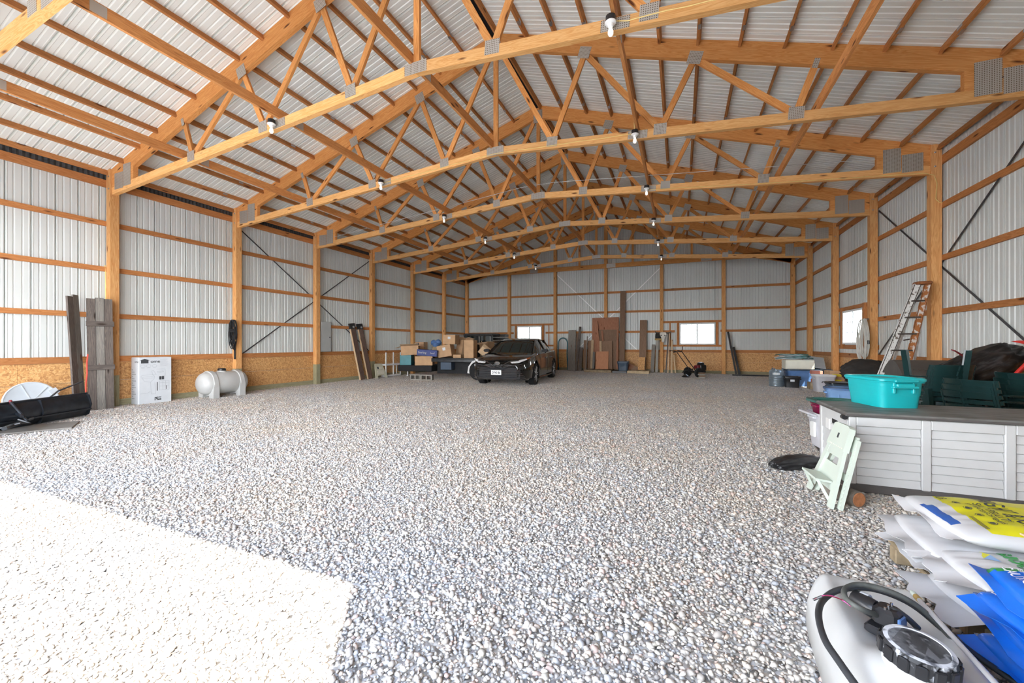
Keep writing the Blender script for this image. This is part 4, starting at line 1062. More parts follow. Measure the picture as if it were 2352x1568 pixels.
def tote(name, label, loc, w, d, h, mat, rz=0, lid=None, taper=.88, handle='end', group=None, ribs=True, open_top=False, lidh=.03):
    t = thing(name, label, 'storage tote', loc, rz, group)
    def rr(w, d, z, c): 
        pts = []
        for sx, sy, a0 in ((1, -1, -90), (1, 1, 0), (-1, 1, 90), (-1, -1, 180)):
            for k in range(4):
                a = R(a0+30*k); pts.append((sx*(w/2-c)+c*math.cos(a), sy*(d/2-c)+c*math.sin(a), z))
        return pts
    c = min(w, d)*.16
    R0 = [rr(w*taper, d*taper, 0, c), rr(w*taper+.0, d*taper, .004, c)]
    zs = [(.45, taper+(1-taper)*.45), (.452, taper+(1-taper)*.45+.012), (.80, taper+(1-taper)*.8+.012), (.802, .99), (.94, 1.0)]
    R0 += [rr(w*k, d*k, h*z, c) for z, k in zs] + [rr(w*1.06, d*1.06, h*.945, c), rr(w*1.07, d*1.07, h, c)]
    if open_top or not lid: R0 += [rr(w*1.03, d*1.03, h, c), rr(w*.98, d*.98, h*.93, c), rr(w*taper*.97, d*taper*.97, .012, c)]
    Mesh().rings(R0).build('tote_body', mat, t, smooth=True)
    if lid:
        L0 = [rr(w*1.06, d*1.06, h, c), rr(w*1.10, d*1.10, h+.003, c), rr(w*1.10, d*1.10, h+lidh, c), rr(w*1.05, d*1.05, h+lidh+.01, c), rr(w*.9, d*.9, h+lidh+.008, c), rr(w*.88, d*.88, h+lidh-.006, c)]
        Mesh().rings(L0).build('lid', lid, t, smooth=True)
    for s in ((-1, 1) if handle == 'end' else (1,)):
        if handle == 'end':
            Mesh().cbox(-.02, .03, -d*.2, d*.2, -.015, .015, .006).build('handle', mat, t, loc=(s*w*.53, 0, h*.86))
    if ribs:
        for sx in (-.25, .25): Mesh().box(w*sx-.008, w*sx+.008, -d/2*(taper+(1-taper)*.9)-.008, -d/2*taper+.01, h*.08, h*.80).build('rib', mat, t)
    return t
p = atY(1431, 848, 18.0); tote('dark_tote', 'slate blue storage tote on the black tray at the back wall', (p.x, 18.02, .105), .44, .36, .36, 'tote_navy', lid='tote_navy')
# teal hose hanging
o = Mesh()
pts = []
A = atY(1293, 776, YB-.05); 
for k in range(25):
    a = math.pi*k/24; pts.append((A.x - .22*math.cos(a), YB-.06, A.z-.26 + .26*math.sin(a)))
pts = [(A.x-.22, YB-.06, .02), (A.x-.24, YB-.06, .8)] + pts + [(A.x+.20, YB-.06, .8), (A.x+.24, YB-.07, .02)]
Mesh().tube(pts, .028, 8).build('h', 'hose_teal')
o = bpy.data.objects['h']; o.name = 'hanging_hose'; tag(o, 'thick teal hose hung in an arch on the back wall', 'hose')
for p_ in o.data.polygons: p_.use_smooth = True
# cattle skull and leather pad on the back wall
p = atY(1523, 768, YB-.16)
t = thing('cattle_skull', 'white cattle skull with dark horns on the back wall post', 'skull', tuple(p))
Mesh().rings([[(x*w, -.04-.06*k2 + y*w*.5, z) for x, y in [(math.cos(a), math.sin(a)) for a in [2*math.pi*j/10 for j in range(10)]]] for z, w, k2 in ((.10, .10, 0), (.04, .145, .1), (-.04, .12, .3), (-.12, .075, .6), (-.22, .055, .7), (-.30, .05, .6), (-.33, .03, .5))]).build('skull_bone', 'bone', t, smooth=True)
for sx in (-1, 1):
    Mesh().lathe([(.024, -.01), (.024, .01)], 10, Matrix.Translation((sx*.075, -.1, -.04)) @ Matrix.Rotation(R(90), 4, 'X')).build('eye_socket', 'black_matte', t)
    Mesh().tube([(sx*.09, -.02, .06), (sx*.2, -.04, .07), (sx*.30, -.05, .09), (sx*.33, -.03, .16)], [.035, .032, .022, .006], 8).build('horn', 'horn', t, smooth=True)
p = atY(1512, 770, YB-.1)
t = thing('leather_pouch', 'dark pouch with a yellow-tan rim hanging left of the skull', 'pouch', tuple(p))
Mesh().rings([[(x*w, y*.06, z) for x, y in [(math.cos(a), math.sin(a)) for a in [2*math.pi*j/12 for j in range(12)]]] for z, w in ((.12, .09), (.05, .12), (-.08, .13), (-.14, .12))]).build('pouch_body', 'fabric_dark', t, smooth=True)
Mesh().rings([[(x*w, y*.075, z) for x, y in [(math.cos(a), math.sin(a)) for a in [2*math.pi*j/12 for j in range(12)]]] for z, w in ((-.13, .13), (-.17, .15), (-.21, .12))]).build('pouch_rim', 'leather_tan', t, smooth=True)
# walk-behind string trimmer
G = atZ(1592, 866, 0)
t = thing('wheeled_trimmer', 'black and red walk-behind string trimmer below the back window', 'trimmer', (G.x, G.y, 0.01), R(42))
for (x, y) in ((0, -.28), (0, .28)):
    w = Mesh().lathe([(.10, -.045), (.16, -.05), (.178, -.03), (.178, .03), (.16, .05), (.10, .045)], 24, Matrix.Rotation(R(90), 4, 'X')).build('wheel', 'tyre', t, smooth=True, loc=(x, y, .178))
    Mesh().lathe([(.0005, -.03), (.09, -.04), (.10, .04), (.0005, .03)], 12, Matrix.Rotation(R(90), 4, 'X')).build('hub', 'black_plastic', w, smooth=True)
Mesh().tube([(0, -.28, .178), (0, .28, .178)], .015, 6).build('axle', 'black_plastic', t)
Mesh().cbox(-.05, .5, -.12, .12, .16, .24).build('deck', 'black_plastic', t, bevel=0)
Mesh().cbox(.22, .52, -.14, .14, .24, .46, .03).build('engine', 'black_plastic', t)
Mesh().lathe([(.12, 0), (.13, .03), (.10, .08), (.02, .09)], 18).build('recoil_cover', 'black_plastic', t, loc=(.36, 0, .46), smooth=True)
Mesh().cbox(.10, .26, -.12, .10, .30, .44, .03).build('fuel_tank', 'plow_rust', t)
Mesh().lathe([(.13, 0), (.14, .02), (.03, .10)], 18).build('trimmer_head', 'black_plastic', t, loc=(-.45, -.1, .02), smooth=True)
Mesh().tube([(-.7, -.2, .2), (-.62, -.3, .28), (-.3, -.3, .32), (-.22, -.2, .24)], .02, 6).build('guard_bar', 'black_plastic', t, smooth=True)
for s in (-.14, .14):
    Mesh().tube([(-.0, s, .22), (-.35, s, .62), (-.66, s, .96), (-.92, s*1.5, 1.0)], .013, 6).build('handle_tube', 'black_plastic', t, smooth=True)
Mesh().tube([(-.70, -.24, 1.15), (-.66, -.14, .96), (-.66, .14, .96), (-.70, .24, .92)], .014, 6).build('cross_bar', 'black_plastic', t, smooth=True)
for k, dx in enumerate((0, .02, -.01, .01)):
    p = atZ(1611, 869, 0); o = Mesh().cbox(-.10, .10, -.05, .05, 0, .05, .004).build('paver_brick', 'brown_board' if k % 2 else 'concrete', loc=(p.x+dx, p.y, .012+.052*k), rot=(0, 0, R(10+9*k)))
    tag(o, f'small paver in the little stack before the trimmer, {["lowest", "second", "third", "topmost"][k]}', 'paver', 'pavers before the trimmer')

# ================================================================== CAR
def build_car():
    t = thing('car', 'black sedan with chrome wheels parked facing the camera', 'car', (-5.08, 12.98, 0), 0)
    # local: x from nose (0) to tail (4.88), later turned so the nose points to the camera
    rot = Matrix.Rotation(R(-90) + .10, 4, 'Z') @ Matrix.Scale(-1, 4, (1, 0, 0)) if False else None
    X0 = 2.36
    def lp(tab, x):
        for (a, va), (b, vb) in zip(tab, tab[1:]):
            if x <= b: 
                k = (x-a)/(b-a) if b > a else 0; k = max(0, min(1, k)); return va + (vb-va)*k
        return tab[-1][1]
    half = [(0, .60), (.06, .70), (.18, .79), (.40, .87), (.8, .91), (2.4, .92), (4.0, .91), (4.5, .86), (4.75, .78), (4.88, .68)]
    top = [(0, .66), (.06, .73), (.2, .80), (.5, .87), (.9, .93), (1.30, .985), (2.2, .99), (4.1, 1.06), (4.45, 1.08), (4.8, 1.04), (4.88, .95)]
    belt = [(0, .60), (.06, .66), (.2, .73), (.5, .80), (.9, .86), (1.3, .915), (2.4, .93), (3.6, .97), (4.3, .99), (4.8, .95), (4.88, .88)]
    wheels = (.98, 3.80); rw = .345
    def bot(x):
        z = .19 if .25 < x < 4.6 else .24
        for w in wheels:
            d = abs(x-w)
            if d < rw+.05: z = max(z, .335 + math.sqrt(max(0, (rw+.05)**2 - d*d)) - .0)
        return z
    st = sorted(set([0, .03, .08, .14, .2, .3, .4, .5] + [round(.55+.05*k, 3) for k in range(18)] + [1.5, 1.8, 2.1, 2.4, 2.7, 3.0, 3.2] + [round(3.35+.05*k, 3) for k in range(18)] + [4.3, 4.45, 4.6, 4.7, 4.8, 4.85, 4.88]))
    rings = []
    for x in st:
        w, zt, zb, b = lp(half, x), lp(top, x), lp(belt, x), bot(x)
        zm = max(b+.02, .45); zh = max(zm+.02, .68 if zb > .72 else zb-.05)
        half_pts = [(0, b if b < .3 else .3), (w*.90, b), (w*.985, min(b+.06, zm-.005) if b < .4 else b+.01), (w*1.0, zm), (w*.995, zh), (w*.955, zb), (w*.86, zb+(zt-zb)*.55), (w*.5, zt-.004), (0, zt)]
        dx = lambda z: (.10*max(0, (.42-z)/.2)**2*.3 + .12*max(0, (z-.62)/.2)) if x < .10 else 0
        ring = [(x + dx(z), y, z) for y, z in half_pts] + [(x + dx(z), -y, z) for y, z in half_pts[-2:0:-1]]
        rings.append(ring)
    P = lambda v: (v[1], v[0]-X0, v[2])         # nose towards -Y
    Mesh().rings([[P(v) for v in r] for r in rings]).build('body_shell', 'paint_black', t, smooth=True)
    # greenhouse
    roofz_ = [(1.22, .97), (2.02, 1.37), (2.30, 1.425), (2.8, 1.445), (3.3, 1.42), (3.55, 1.375), (4.28, 1.07)]
    wr_ = [(1.22, .72), (2.02, .585), (2.3, .57), (2.8, .575), (3.3, .57), (3.55, .56), (4.28, .60)]
    rr = []
    for x in (1.22, 1.5, 1.8, 2.02, 2.15, 2.3, 2.55, 2.8, 3.05, 3.3, 3.45, 3.55, 3.8, 4.05, 4.28):
        zr, w = lp(roofz_, x), lp(wr_, x); wb, zb = lp(half, x)*.93, lp(belt, x)-.01
        zb = min(zb, zr-.02)
        hp = [(wb, zb), (w+.01, zr-.05), (w*.93, zr-.018), (w*.6, zr-.004), (0, zr)]
        rr.append([P((x, y, z)) for y, z in hp] + [P((x, -y, z)) for y, z in hp[-2::-1]])
    n = len(rr[0])
    g = Mesh(); g.rings(rr, closed=True); g.build('window_glass', 'car_glass', t, smooth=True)
    # roof skin and pillars
    rf = Mesh(); rs_ = []
    for x in (2.0, 2.15, 2.3, 2.55, 2.8, 3.05, 3.3, 3.45, 3.58):
        zr, w = lp(roofz_, x)+.006, lp(wr_, x)
        hp = [(w+.018, zr-.052), (w*.95, zr-.016), (w*.6, zr+.0), (0, zr+.003)]
        rs_.append([P((x, y, z)) for y, z in hp] + [P((x, -y, z)) for y, z in hp[-2::-1]])
    rf.rings(rs_, caps=False, closed=False); rf.build('roof_panel', 'paint_black', t, smooth=True, recalc=True)
    for s in (-1, 1):
        def pil(a, b, r): return Mesh().tube([P((a[0], s*a[1], a[2])), P(((a[0]+b[0])/2, s*(a[1]+b[1])/2, (a[2]+b[2])/2+.012)), P((b[0], s*b[1], b[2]))], r, 6).build('pillar', 'paint_black', t, smooth=True)
        pil((1.20, .745, .93), (2.03, .598, 1.345), .024); pil((2.62, .85, .93), (2.66, .59, 1.40), .026); pil((3.50, .57, 1.365), (4.28, .62, 1.04), .04)
        Mesh().tube([P((1.3, s*.862, .925)), P((2.4, s*.872, .935)), P((3.6, s*.872, .972)), P((4.0, s*.80, 1.02))], .008, 5).build('chrome_strip', 'car_trim', t)
        # mirror
        m = Mesh().rings([[P((x, s*(.90 + y), z)) for y, z in ((.0, .98), (.0, 1.06), (.08, 1.085), (.17, 1.07), (.19, 1.02), (.14, .975))] for x in (1.72, 1.80, 1.86)]).build('mirror', 'black_matte', t, smooth=True)
        # door seams and handle
        for x in (1.55, 2.62, 3.55): Mesh().tube([P((x, s*.921, .30)), P((x+.01, s*.925, .65)), P((x+.03, s*.885, .92))], .004, 4).build('door_seam', 'black_matte', t)
        for x in (2.45, 3.35): Mesh().cbox(-.011, .011, -.09, .09, -.014, .014, .004).build('door_handle', 'paint_black', t, loc=P((x, s*.925, .80)))
        Mesh().tube([P((1.35, s*.90, .21)), P((2.4, s*.925, .20)), P((3.4, s*.90, .21))], .025, 6).build('side_sill', 'paint_black', t)
        # wheels
        for x in wheels:
            mt = Matrix.Rotation(R(90), 4, 'Y')
            w = Mesh().lathe([(.235, -.10), (.31, -.108), (.335, -.085), (.335, .085), (.31, .108), (.235, .10)], 32, mt).build('tyre', 'tyre', t, smooth=True, loc=P((x, s*.80, .335)))
            Mesh().lathe([(.0005, -.03), (.21, -.03), (.235, -.095), (.24, -.095), (.24, .095), (.235, .095), (.21, .03), (.0005, .03)], 32, mt).build('rim', 'black_plastic', w, smooth=True)
            for k in range(10):
                a = 2*math.pi*k/10 + (.12 if k % 2 else -.12)
                sp = Mesh().box(-.008, .008, -.012, .012, .03, .232).build('spoke', 'rim_metal', w); sp.matrix_basis = Matrix.Translation((s*.098, 0, 0)) @ Matrix.Rotation(a, 4, 'X')
            Mesh().lathe([(.0005, -.012), (.04, -.012), (.04, .012), (.0005, .014)], 14, Matrix.Translation((s*.1, 0, 0)) @ mt).build('hub_cap', 'chrome', w)
            Mesh().lathe([(.0005, -.02), (rw-.04, -.02), (rw-.04, .02), (.0005, .02)], 24, mt).build('wheel_well', 'black_matte', t, loc=P((x, s*.62, .36)))
        # head lamps
        xs = lambda y, z: lp([(.0, .0), (.60, .0), (.70, .06), (.79, .18), (.87, .38), (.92, .6)], y) + (.6*(z-.62) if y < .68 else .03) - .015
        hl = Mesh(); hl.prism([(.36, .735), (.50, .75), (.66, .79), (.80, .83), (.82, .80), (.72, .745), (.60, .70), (.42, .69)], 'y', -.02, .02)
        for q in range(len(hl.v)):
            a, b, c = hl.v[q]; hl.v[q] = (s*a, -X0 + xs(a, c) + b*.8, c)
        hl.build('head_lamp', 'headlamp', t)
        al = Mesh(); al.prism([(.80, .835), (.86, .86), (.872, .83), (.81, .80)], 'y', -.02, .02)
        for q in range(len(al.v)): a, b, c = al.v[q]; al.v[q] = (s*a, -X0 + xs(a, c) + b*.8, c)
        al.build('side_marker', 'amber', t)
        Mesh().cbox(-.05, .05, -.02, .02, -.035, .035, .01).build('fog_lamp', 'headlamp', t, loc=(s*.72, -X0+.15, .62))
    # nose: upper grille wings, badge, lower grille bars, plate
    for s in (-1, 1):
        for (p0, p1, p2, p3, r) in (((0, .66, -.035), (.10, .60, -.04), (.32, .735, -.02), (.62, .77, .05), .011), ((.0, .60, -.045), (.16, .55, -.045), (.34, .62, -.03), (.70, .66, .06), .013)):
            Mesh().tube([(s*p0[0], -X0+p0[2], p0[1]), (s*p1[0], -X0+p1[2], p1[1]), (s*p2[0], -X0+p2[2], p2[1]), (s*p3[0], -X0+p3[2], p3[1])], r, 6).build('grille_wing', 'car_trim', t, smooth=True)
    for k in range(7):
        z = .55-.05*k; w = .62 + .03*k
        pts = [(w*q, -X0 - .022 + lp([(0, 0), (.5, 0), (.60, .015), (.70, .06), (.79, .17), (.87, .36)], abs(w*q)), z) for q in (-1, -.8, -.5, -.2, 0, .2, .5, .8, 1)]
        Mesh().tube(pts, .009, 5).build('grille_bar', 'car_trim', t, smooth=True)
    m = Mesh(); m.rings([[(q*.66, -X0 - .010 + lp([(0, 0), (.5, 0), (.60, .015), (.70, .06)], abs(q*.66)), z) for q in (-1, -.8, -.5, -.2, 0, .2, .5, .8, 1)] for z in (.23, .57)], caps=False, closed=False); m.build('grille_mesh', 'black_matte', t)
    m = Mesh().lathe([(.0005, .0), (.064, .0), (.064, .012), (.0005, .014)], 20, Matrix.Translation((0, -X0-.045, .69)) @ Matrix.Scale(1.25, 4, (1, 0, 0)) @ Matrix.Scale(.85, 4, (0, 0, 1)) @ Matrix.Rotation(R(90), 4, 'X')).build('badge_back', 'black_plastic', t)
    em = Mesh()
    def oval(rx, rz, cz, w=.006):
        em.rings([[((rx+a*math.cos(u))*math.cos(v), -X0-.062+a*math.sin(u)*.6, cz+(rz+a*math.cos(u))*math.sin(v)) for u in (0, 1.57, 3.14, 4.71)] for v in [2*math.pi*j/24 for j in range(25)] for a in (w,)], caps=False)
    oval(.076, .052, .69); oval(.026, .048, .69, .005); oval(.052, .018, .715, .005)
    em.build('badge', 'chrome', t, smooth=True)
    pl = Mesh().cbox(-.155, .155, -.006, .006, -.078, .078, .003).build('number_plate', 'plate_white', t, loc=(-.02, -X0-.085, .43))
    text_mesh('DP43 86', .088, 'lettering', 'print_dark', pl, (0, -.008, -.006), (R(90), 0, 0), sx=.82, bold=.002)
    for (a, b, c, d) in ((-.155, .155, .068, .078), (-.155, .155, -.078, -.068)): Mesh().box(a, b, -.008, -.005, c, d).build('plate_border', 'print_dark', pl)
    for s in (-1, 1): Mesh().cbox(-.22, .22, -.05, .05, .95, 1.25, .05).build('seat_back', 'fabric_dark', t, loc=(s*.36, -X0+2.7, 0))
    t.rotation_euler = (0, 0, .10)
    return t
build_car()

# ================================================================== RIGHT SIDE, FAR CORNER
G = Vector((2.60, 13.95, .012))
t = thing('milk_can', 'ribbed grey metal can with lugs on its rim, left of the blue totes', 'can', G)
pr = [(.0005, 0), (.185, 0), (.19, .01)]
for k in range(5): z = .06+.055*k; pr += [(.19, z), (.182, z+.012), (.19, z+.024)]
pr += [(.19, .36), (.185, .42), (.165, .46), (.15, .465), (.15, .485), (.0005, .487)]
Mesh().lathe(pr, 28).build('can_body', 'barrel_grey', t, smooth=True)
for a in (0, 2.1, 4.2): Mesh().cbox(-.02, .02, -.012, .012, 0, .07, .006).build('lug', 'barrel_grey', t, loc=(.15*math.cos(a), .15*math.sin(a), .46))
Mesh().rings([[(.192*math.cos(a), .192*math.sin(a), z) for a in [R(-130+5*k) for k in range(12)]] for z in (.34, .40)], caps=False, closed=False).build('label_sticker', 'carton_white', t)
tote('storage_tote', 'large blue storage tote under the cream cabinet in the far right corner', (3.30, 14.35, .012), .80, .50, .45, 'tote_blue_deep', 4, lid='tote_navy')
bpy.data.objects['storage_tote'].rotation_euler = (0, 0, R(4))
tote('storage_tote', 'small black lidded tote with a white label, before the large blue tote', (2.93, 13.72, .012), .36, .26, .28, 'black_plastic', R(-5), lid='black_plastic', ribs=False)
o = Mesh().box(-.05, .05, -.001, .001, -.03, .03).build('paper_label', 'carton_white', bpy.data.objects['storage_tote.001'], loc=(0, -.128, .2))
t = thing('cream_cabinet', 'cream box lying on the large blue tote in the far right corner', 'box', (3.20, 14.3, .508), R(3)); Mesh().cbox(-.36, .36, -.2, .2, 0, .27, .012).build('cabinet_shell', 'cream', t); Mesh().cbox(-.33, .33, -.206, -.2, .03, .24, .003).build('front_panel', 'cream', t)
t = thing('hose_pile', 'pile of coiled green garden hose on top of the cream box', 'hose', (3.08, 14.25, .785))
for k in range(8):
    pts = []; cx0, rx, ry = rnd.uniform(-.12, .12), rnd.uniform(.26, .42), rnd.uniform(.12, .22)
    for j in range(25):
        a = 2*math.pi*j/24; x_ = cx0+rx*math.cos(a); pts.append((x_, ry*math.sin(a), .02+.018*k - .10*max(0, abs(x_)-.33)*2 + rnd.uniform(0, .012)))
    Mesh().tube(pts, .013, 6).build('hose_loop', 'hose_green' if k % 3 else 'lid_grey', t, smooth=True)
tote('storage_tote', 'dark navy tote with a tilted grey lid behind the blue tote, far right corner', (3.76, 14.95, .012), .44, .44, .52, 'tote_navy', 0, ribs=True)
o = Mesh().cbox(-.30, .22, -.25, .25, -.012, .012, .01).build('tilted_lid', 'lid_grey', loc=(3.72, 14.60, .70), rot=(R(40), R(8), 0)); tag(o, 'flat grey lid tilted over the dark navy tote', 'lid')
tote('storage_tote', 'narrow dark blue tote between the large blue tote and the right wall', (3.89, 14.25, .012), .20, .34, .46, 'tote_navy', 0, lid='tote_navy')
o = Mesh().cbox(-.16, .16, -.1, .1, 0, .03, .004).build('wood_block', 'pallet_pale', loc=(3.52, 13.75, .012)); tag(o, 'pale wood block on the gravel right of the large blue tote', 'wood block')
t = tote('lidded_tub', 'white lidded tub with a black handle, beside the right wall', (3.42, 12.80, .012), .42, .36, .40, 'tote_grey', R(5), lid='white_plastic', ribs=False)
Mesh().tube([(-.1, -.20, .24), (-.1, -.215, .27), (.1, -.215, .27), (.1, -.20, .24)], .010, 6).build('bail_handle', 'black_plastic', t)
o = Mesh()
for k, (dx, dz) in enumerate(((0, 0), (.05, .12), (-.03, .23))):
    oo = Mesh().cbox(-.13, .13, -.07, .07, 0, .10, .01).build('clay_block', 'brick_pink', loc=(3.46+dx, 13.45, .20+dz*.95), rot=(0, R(-6+5*k), R(15)))
    tag(oo, f'pinkish clay block behind the white tub, {["lowest", "middle", "topmost"][k]} of three', 'clay block', 'pink clay blocks')
o = Mesh().cbox(-.2, .2, -.15, .15, 0, .188, .01).build('wooden_crate', 'pallet_wood', loc=(3.46, 13.45, .012)); tag(o, 'brown wooden crate under the pink clay blocks', 'crate')
t = carton('brown carton with two yellow patches, between the white tub and the right wall', (3.72, 13.1, .20), .34, .30, .34, 10, (0, 4), group=None)
for z in (.06, .20): Mesh().cbox(-.12, .10, -.004, 0, 0, .06, .002).build('yellow_patch', 'yellow_flat', t, loc=(0, -.152, z))
tote('storage_tote', 'low black tote under the carton with yellow patches', (3.74, 13.1, .012), .36, .34, .17, 'black_plastic', 0, lid='black_plastic')
tote('storage_tote', 'low black tote against the right wall behind the teal tote, left of two', (3.30, 10.9, .012), .60, .42, .36, 'tote_navy', 0, lid='black_plastic')
tote('storage_tote', 'low black tote against the right wall behind the teal tote, right of two', (3.70, 10.35, .012), .5, .42, .40, 'black_plastic', 0, lid='black_plastic')
def blob(name, lab, cat, loc, ax, seed, mat, rz=0, fold=.05, n=30, axis=0, tilt=(0, 0)):
    from mathutils import noise
    m = Mesh(); rings = []
    for i in range(n):
        th = -math.pi/2 + math.pi*(i+.5)/n; ring = []
        for j in range(36):
            a = 2*math.pi*j/36; v = Vector((math.sin(th), math.cos(th)*math.cos(a), math.cos(th)*math.sin(a)))
            k = 1 + fold*noise.noise(Vector((v.x*2+seed, v.y*7, v.z*7)))*2.2 + fold*.8*math.sin(9*a+3*v.x+seed)*math.cos(th) + fold*noise.noise(v*5+Vector((seed, 0, 0)))
            ring.append((v.x*ax[0]*k, v.y*ax[1]*k, max(-ax[2]*.8, v.z*ax[2]*k)))
        rings.append(ring)
    m.rings(rings); o = m.build(name, mat, smooth='all', loc=loc, rot=(R(tilt[0]), R(tilt[1]), rz)); return tag(o, lab, cat)
blob('duffel_bag', 'dark bundle lying on the black totes at the foot of the stepladder', 'bundle', (3.52, 10.55, .66), (.42, .24, .27), 3, 'fabric_dark', R(15), .06)
tote('storage_tote', 'blue lidded storage tote behind the green-lidded tub', (2.82, 9.20, .012), .62, .42, .39, 'tote_blue', R(-8), lid='tote_blue_deep')

# hose coil on the fourth post of the right wall
t = thing('hose_coil', 'large coil of white hose hanging on the fourth right post beside the window', 'hose', (3.92, YT(4)+.02, 1.82))
for k in range(9):
    w = .09+.18*rnd.random(); hh = .36+.17*rnd.random(); cy_ = rnd.uniform(-.07, .07); dx = -.012-.008*k; pts = []
    for j in range(29):
        a = 2*math.pi*j/28; pts.append((dx+rnd.uniform(-.004, .004), cy_ + w*math.sin(a)*(1-.2*math.cos(a)), -.02 - hh*(1-math.cos(a)) + rnd.uniform(-.006, .006)))
    Mesh().tube(pts, .0115, 6).build('hose_loop', 'hose_white', t, smooth=True)
Mesh().tube([(-.05, .27, -.2), (-.06, .30, -.5), (-.07, .22, -.8), (-.08, .06, -1.0), (-.08, -.02, -1.06)], .013, 6).build('hose_tail', 'hose_white', t, smooth=True)
Mesh().tube([(-.04, .30, -.3), (-.05, .28, -.62), (-.06, .14, -.90), (-.06, .0, -1.05)], .013, 6).build('hose_tail', 'hose_white', t, smooth=True)
Mesh().tube([(-.03, -.02, -.0), (-.05, -.17, -.10), (-.05, -.25, -.30), (-.05, -.30, -.52)], .013, 6).build('hose_tail', 'hose_white', t, smooth=True)
Mesh().tube([(-.05, -.30, -.50), (-.05, -.31, -.58)], .022, 8).build('nozzle', 'black_plastic', t)
Mesh().lathe([(.012, 0), (.012, .08), (.02, .085)], 8, Matrix.Rotation(R(-90), 4, 'Y')).build('hook', 'steel', t, loc=(.06, .0, -.01))

# stepladder
t = thing('stepladder', 'paint-spattered aluminium stepladder leaning against the third right post', 'ladder', (3.2, 8.9, 0))
def W(x, z, y=8.85): return Vector((x, y + z*.05, z)) - t.location
topL, topR, botL, botR = W(3.70, 2.24), W(3.83, 2.24), W(2.96, .02), W(3.36, .02)
def rail(nm, a, b, w, d, mat):
    o = beam(nm, tuple(a + t.location), tuple(b + t.location), w, d, mat, t, up=(0, 1, 0)); return o
rail('rail', botL, topL, .10, .028, 'ladder_white'); rail('rail', botR, topR, .085, .028, 'ladder_rusty')
for s, (a, b) in enumerate(((botL, topL), (botR, topR))):
    for off in (-.040, .040): 
        v = Vector((off, -.016, 0)); rail('rail_edge', a+v, b+v, .008, .012, 'rust' if s else 'ladder_dark')
for k in range(1, 8):
    f = k/8; a = botL.lerp(topL, f); b = botR.lerp(topR, f)
    Mesh().cbox(min(a.x, b.x)-.0, max(a.x, b.x), a.y-.06, a.y+.04, a.z-.012, a.z+.012, .004).build('step', 'ladder_dark', t)
Mesh().cbox(topL.x-.03, topR.x+.03, topL.y-.09, topL.y+.09, 2.235, 2.285, .01).build('top_cap', 'rust', t)
rail('rear_rail', W(3.20, .02, 9.10), W(3.74, 2.2, 8.93), .035, .022, 'aluminium'); rail('rear_rail', W(3.58, .02, 9.08), W(3.86, 2.2, 8.93), .035, .022, 'aluminium')
for f in (.12, .38, .62): 
    a = W(3.20, .02, 9.10).lerp(W(3.74, 2.2, 8.93), f); b = W(3.58, .02, 9.08).lerp(W(3.86, 2.2, 8.93), f); rail('rear_brace', a, b, .02, .02, 'aluminium')
rail('spreader', W(3.50, 1.30), W(3.64, 1.32, 9.0), .02, .006, 'ladder_dark')

# brown storage box with domed lid, dark crate behind
t = thing('brown_storage_box', 'large brown storage box with a domed ribbed lid behind the green chairs', 'storage box', (3.42, 8.05, .012), R(-4))
Mesh().cbox(-.36, .36, -.36, .36, 0, .78, .02).build('box_body', 'bin_brown', t)
for x in (-.24, -.08, .08, .24): Mesh().box(x-.012, x+.012, -.372, -.355, .04, .74).build('box_rib', 'bin_brown', t)
ring = []
for x in (-.39, .39): ring.append([(x, -.39+.78*k/12, .78 + .20*math.sin(math.pi*k/12)) for k in range(13)] + [(x, .39, .76), (x, -.39, .76)])
Mesh().rings(ring).build('domed_lid', 'bin_brown', t, smooth=True)
for k in range(7): Mesh().cbox(-.24+.06*k, -.215+.06*k, -.3, -.16, .0, .012, .003).build('lid_rib', 'bin_brown', t, loc=(0, -.04, .93), rot=(R(18), 0, 0))
t = thing('dark_crate', 'dark crate carrying the black sack beside the right wall', 'crate', (3.66, 7.12, .012)); Mesh().cbox(-.28, .28, -.3, .3, 0, .62, .015).build('crate_body', 'black_plastic', t)
for z in (.1, .25, .4, .55): Mesh().box(-.285, .285, -.306, -.298, z-.01, z+.01).build('crate_rib', 'black_plastic', t)
blob('black_sack', 'big crumpled black plastic sack lying high behind the green chairs', 'sack', (3.58, 7.20, .93), (.50, .27, .22), 8, 'sack_black', R(8), .07, tilt=(0, -26))
o = Mesh().tube([(3.42, 7.12, 1.06), (3.33, 7.1, 1.13), (3.25, 7.05, 1.16), (3.27, 7.03, 1.15), (3.40, 7.08, 1.05)], .008, 6).build('red_tie', 'plow_rust', smooth=True); tag(o, 'dark red tie at the left end of the black sack', 'tie')
t = thing('red_cart_handle', 'red metal cart handle and blade at the right edge of the picture', 'cart handle', (3.62, 6.55, .0))
Mesh().tube([(-.22, 0, .55), (-.10, 0, .82), (.10, .0, 1.10)], .018, 8).build('handle_tube', 'red_plastic', t); Mesh().tube([(-.17, .06, .55), (-.04, .06, .82), (.14, .06, 1.08)], .012, 8).build('brace_tube', 'red_plastic', t)
Mesh().prism([(-.09, 1.265), (-.02, 1.275), (.45, 1.22), (.45, 1.12), (.23, 1.17)], 'y', -.02, .0).build('red_blade', 'red_plastic', t)
Mesh().cbox(-.3, .25, -.05, .15, 0, .56, .02).build('cart_base', 'black_plastic', t)

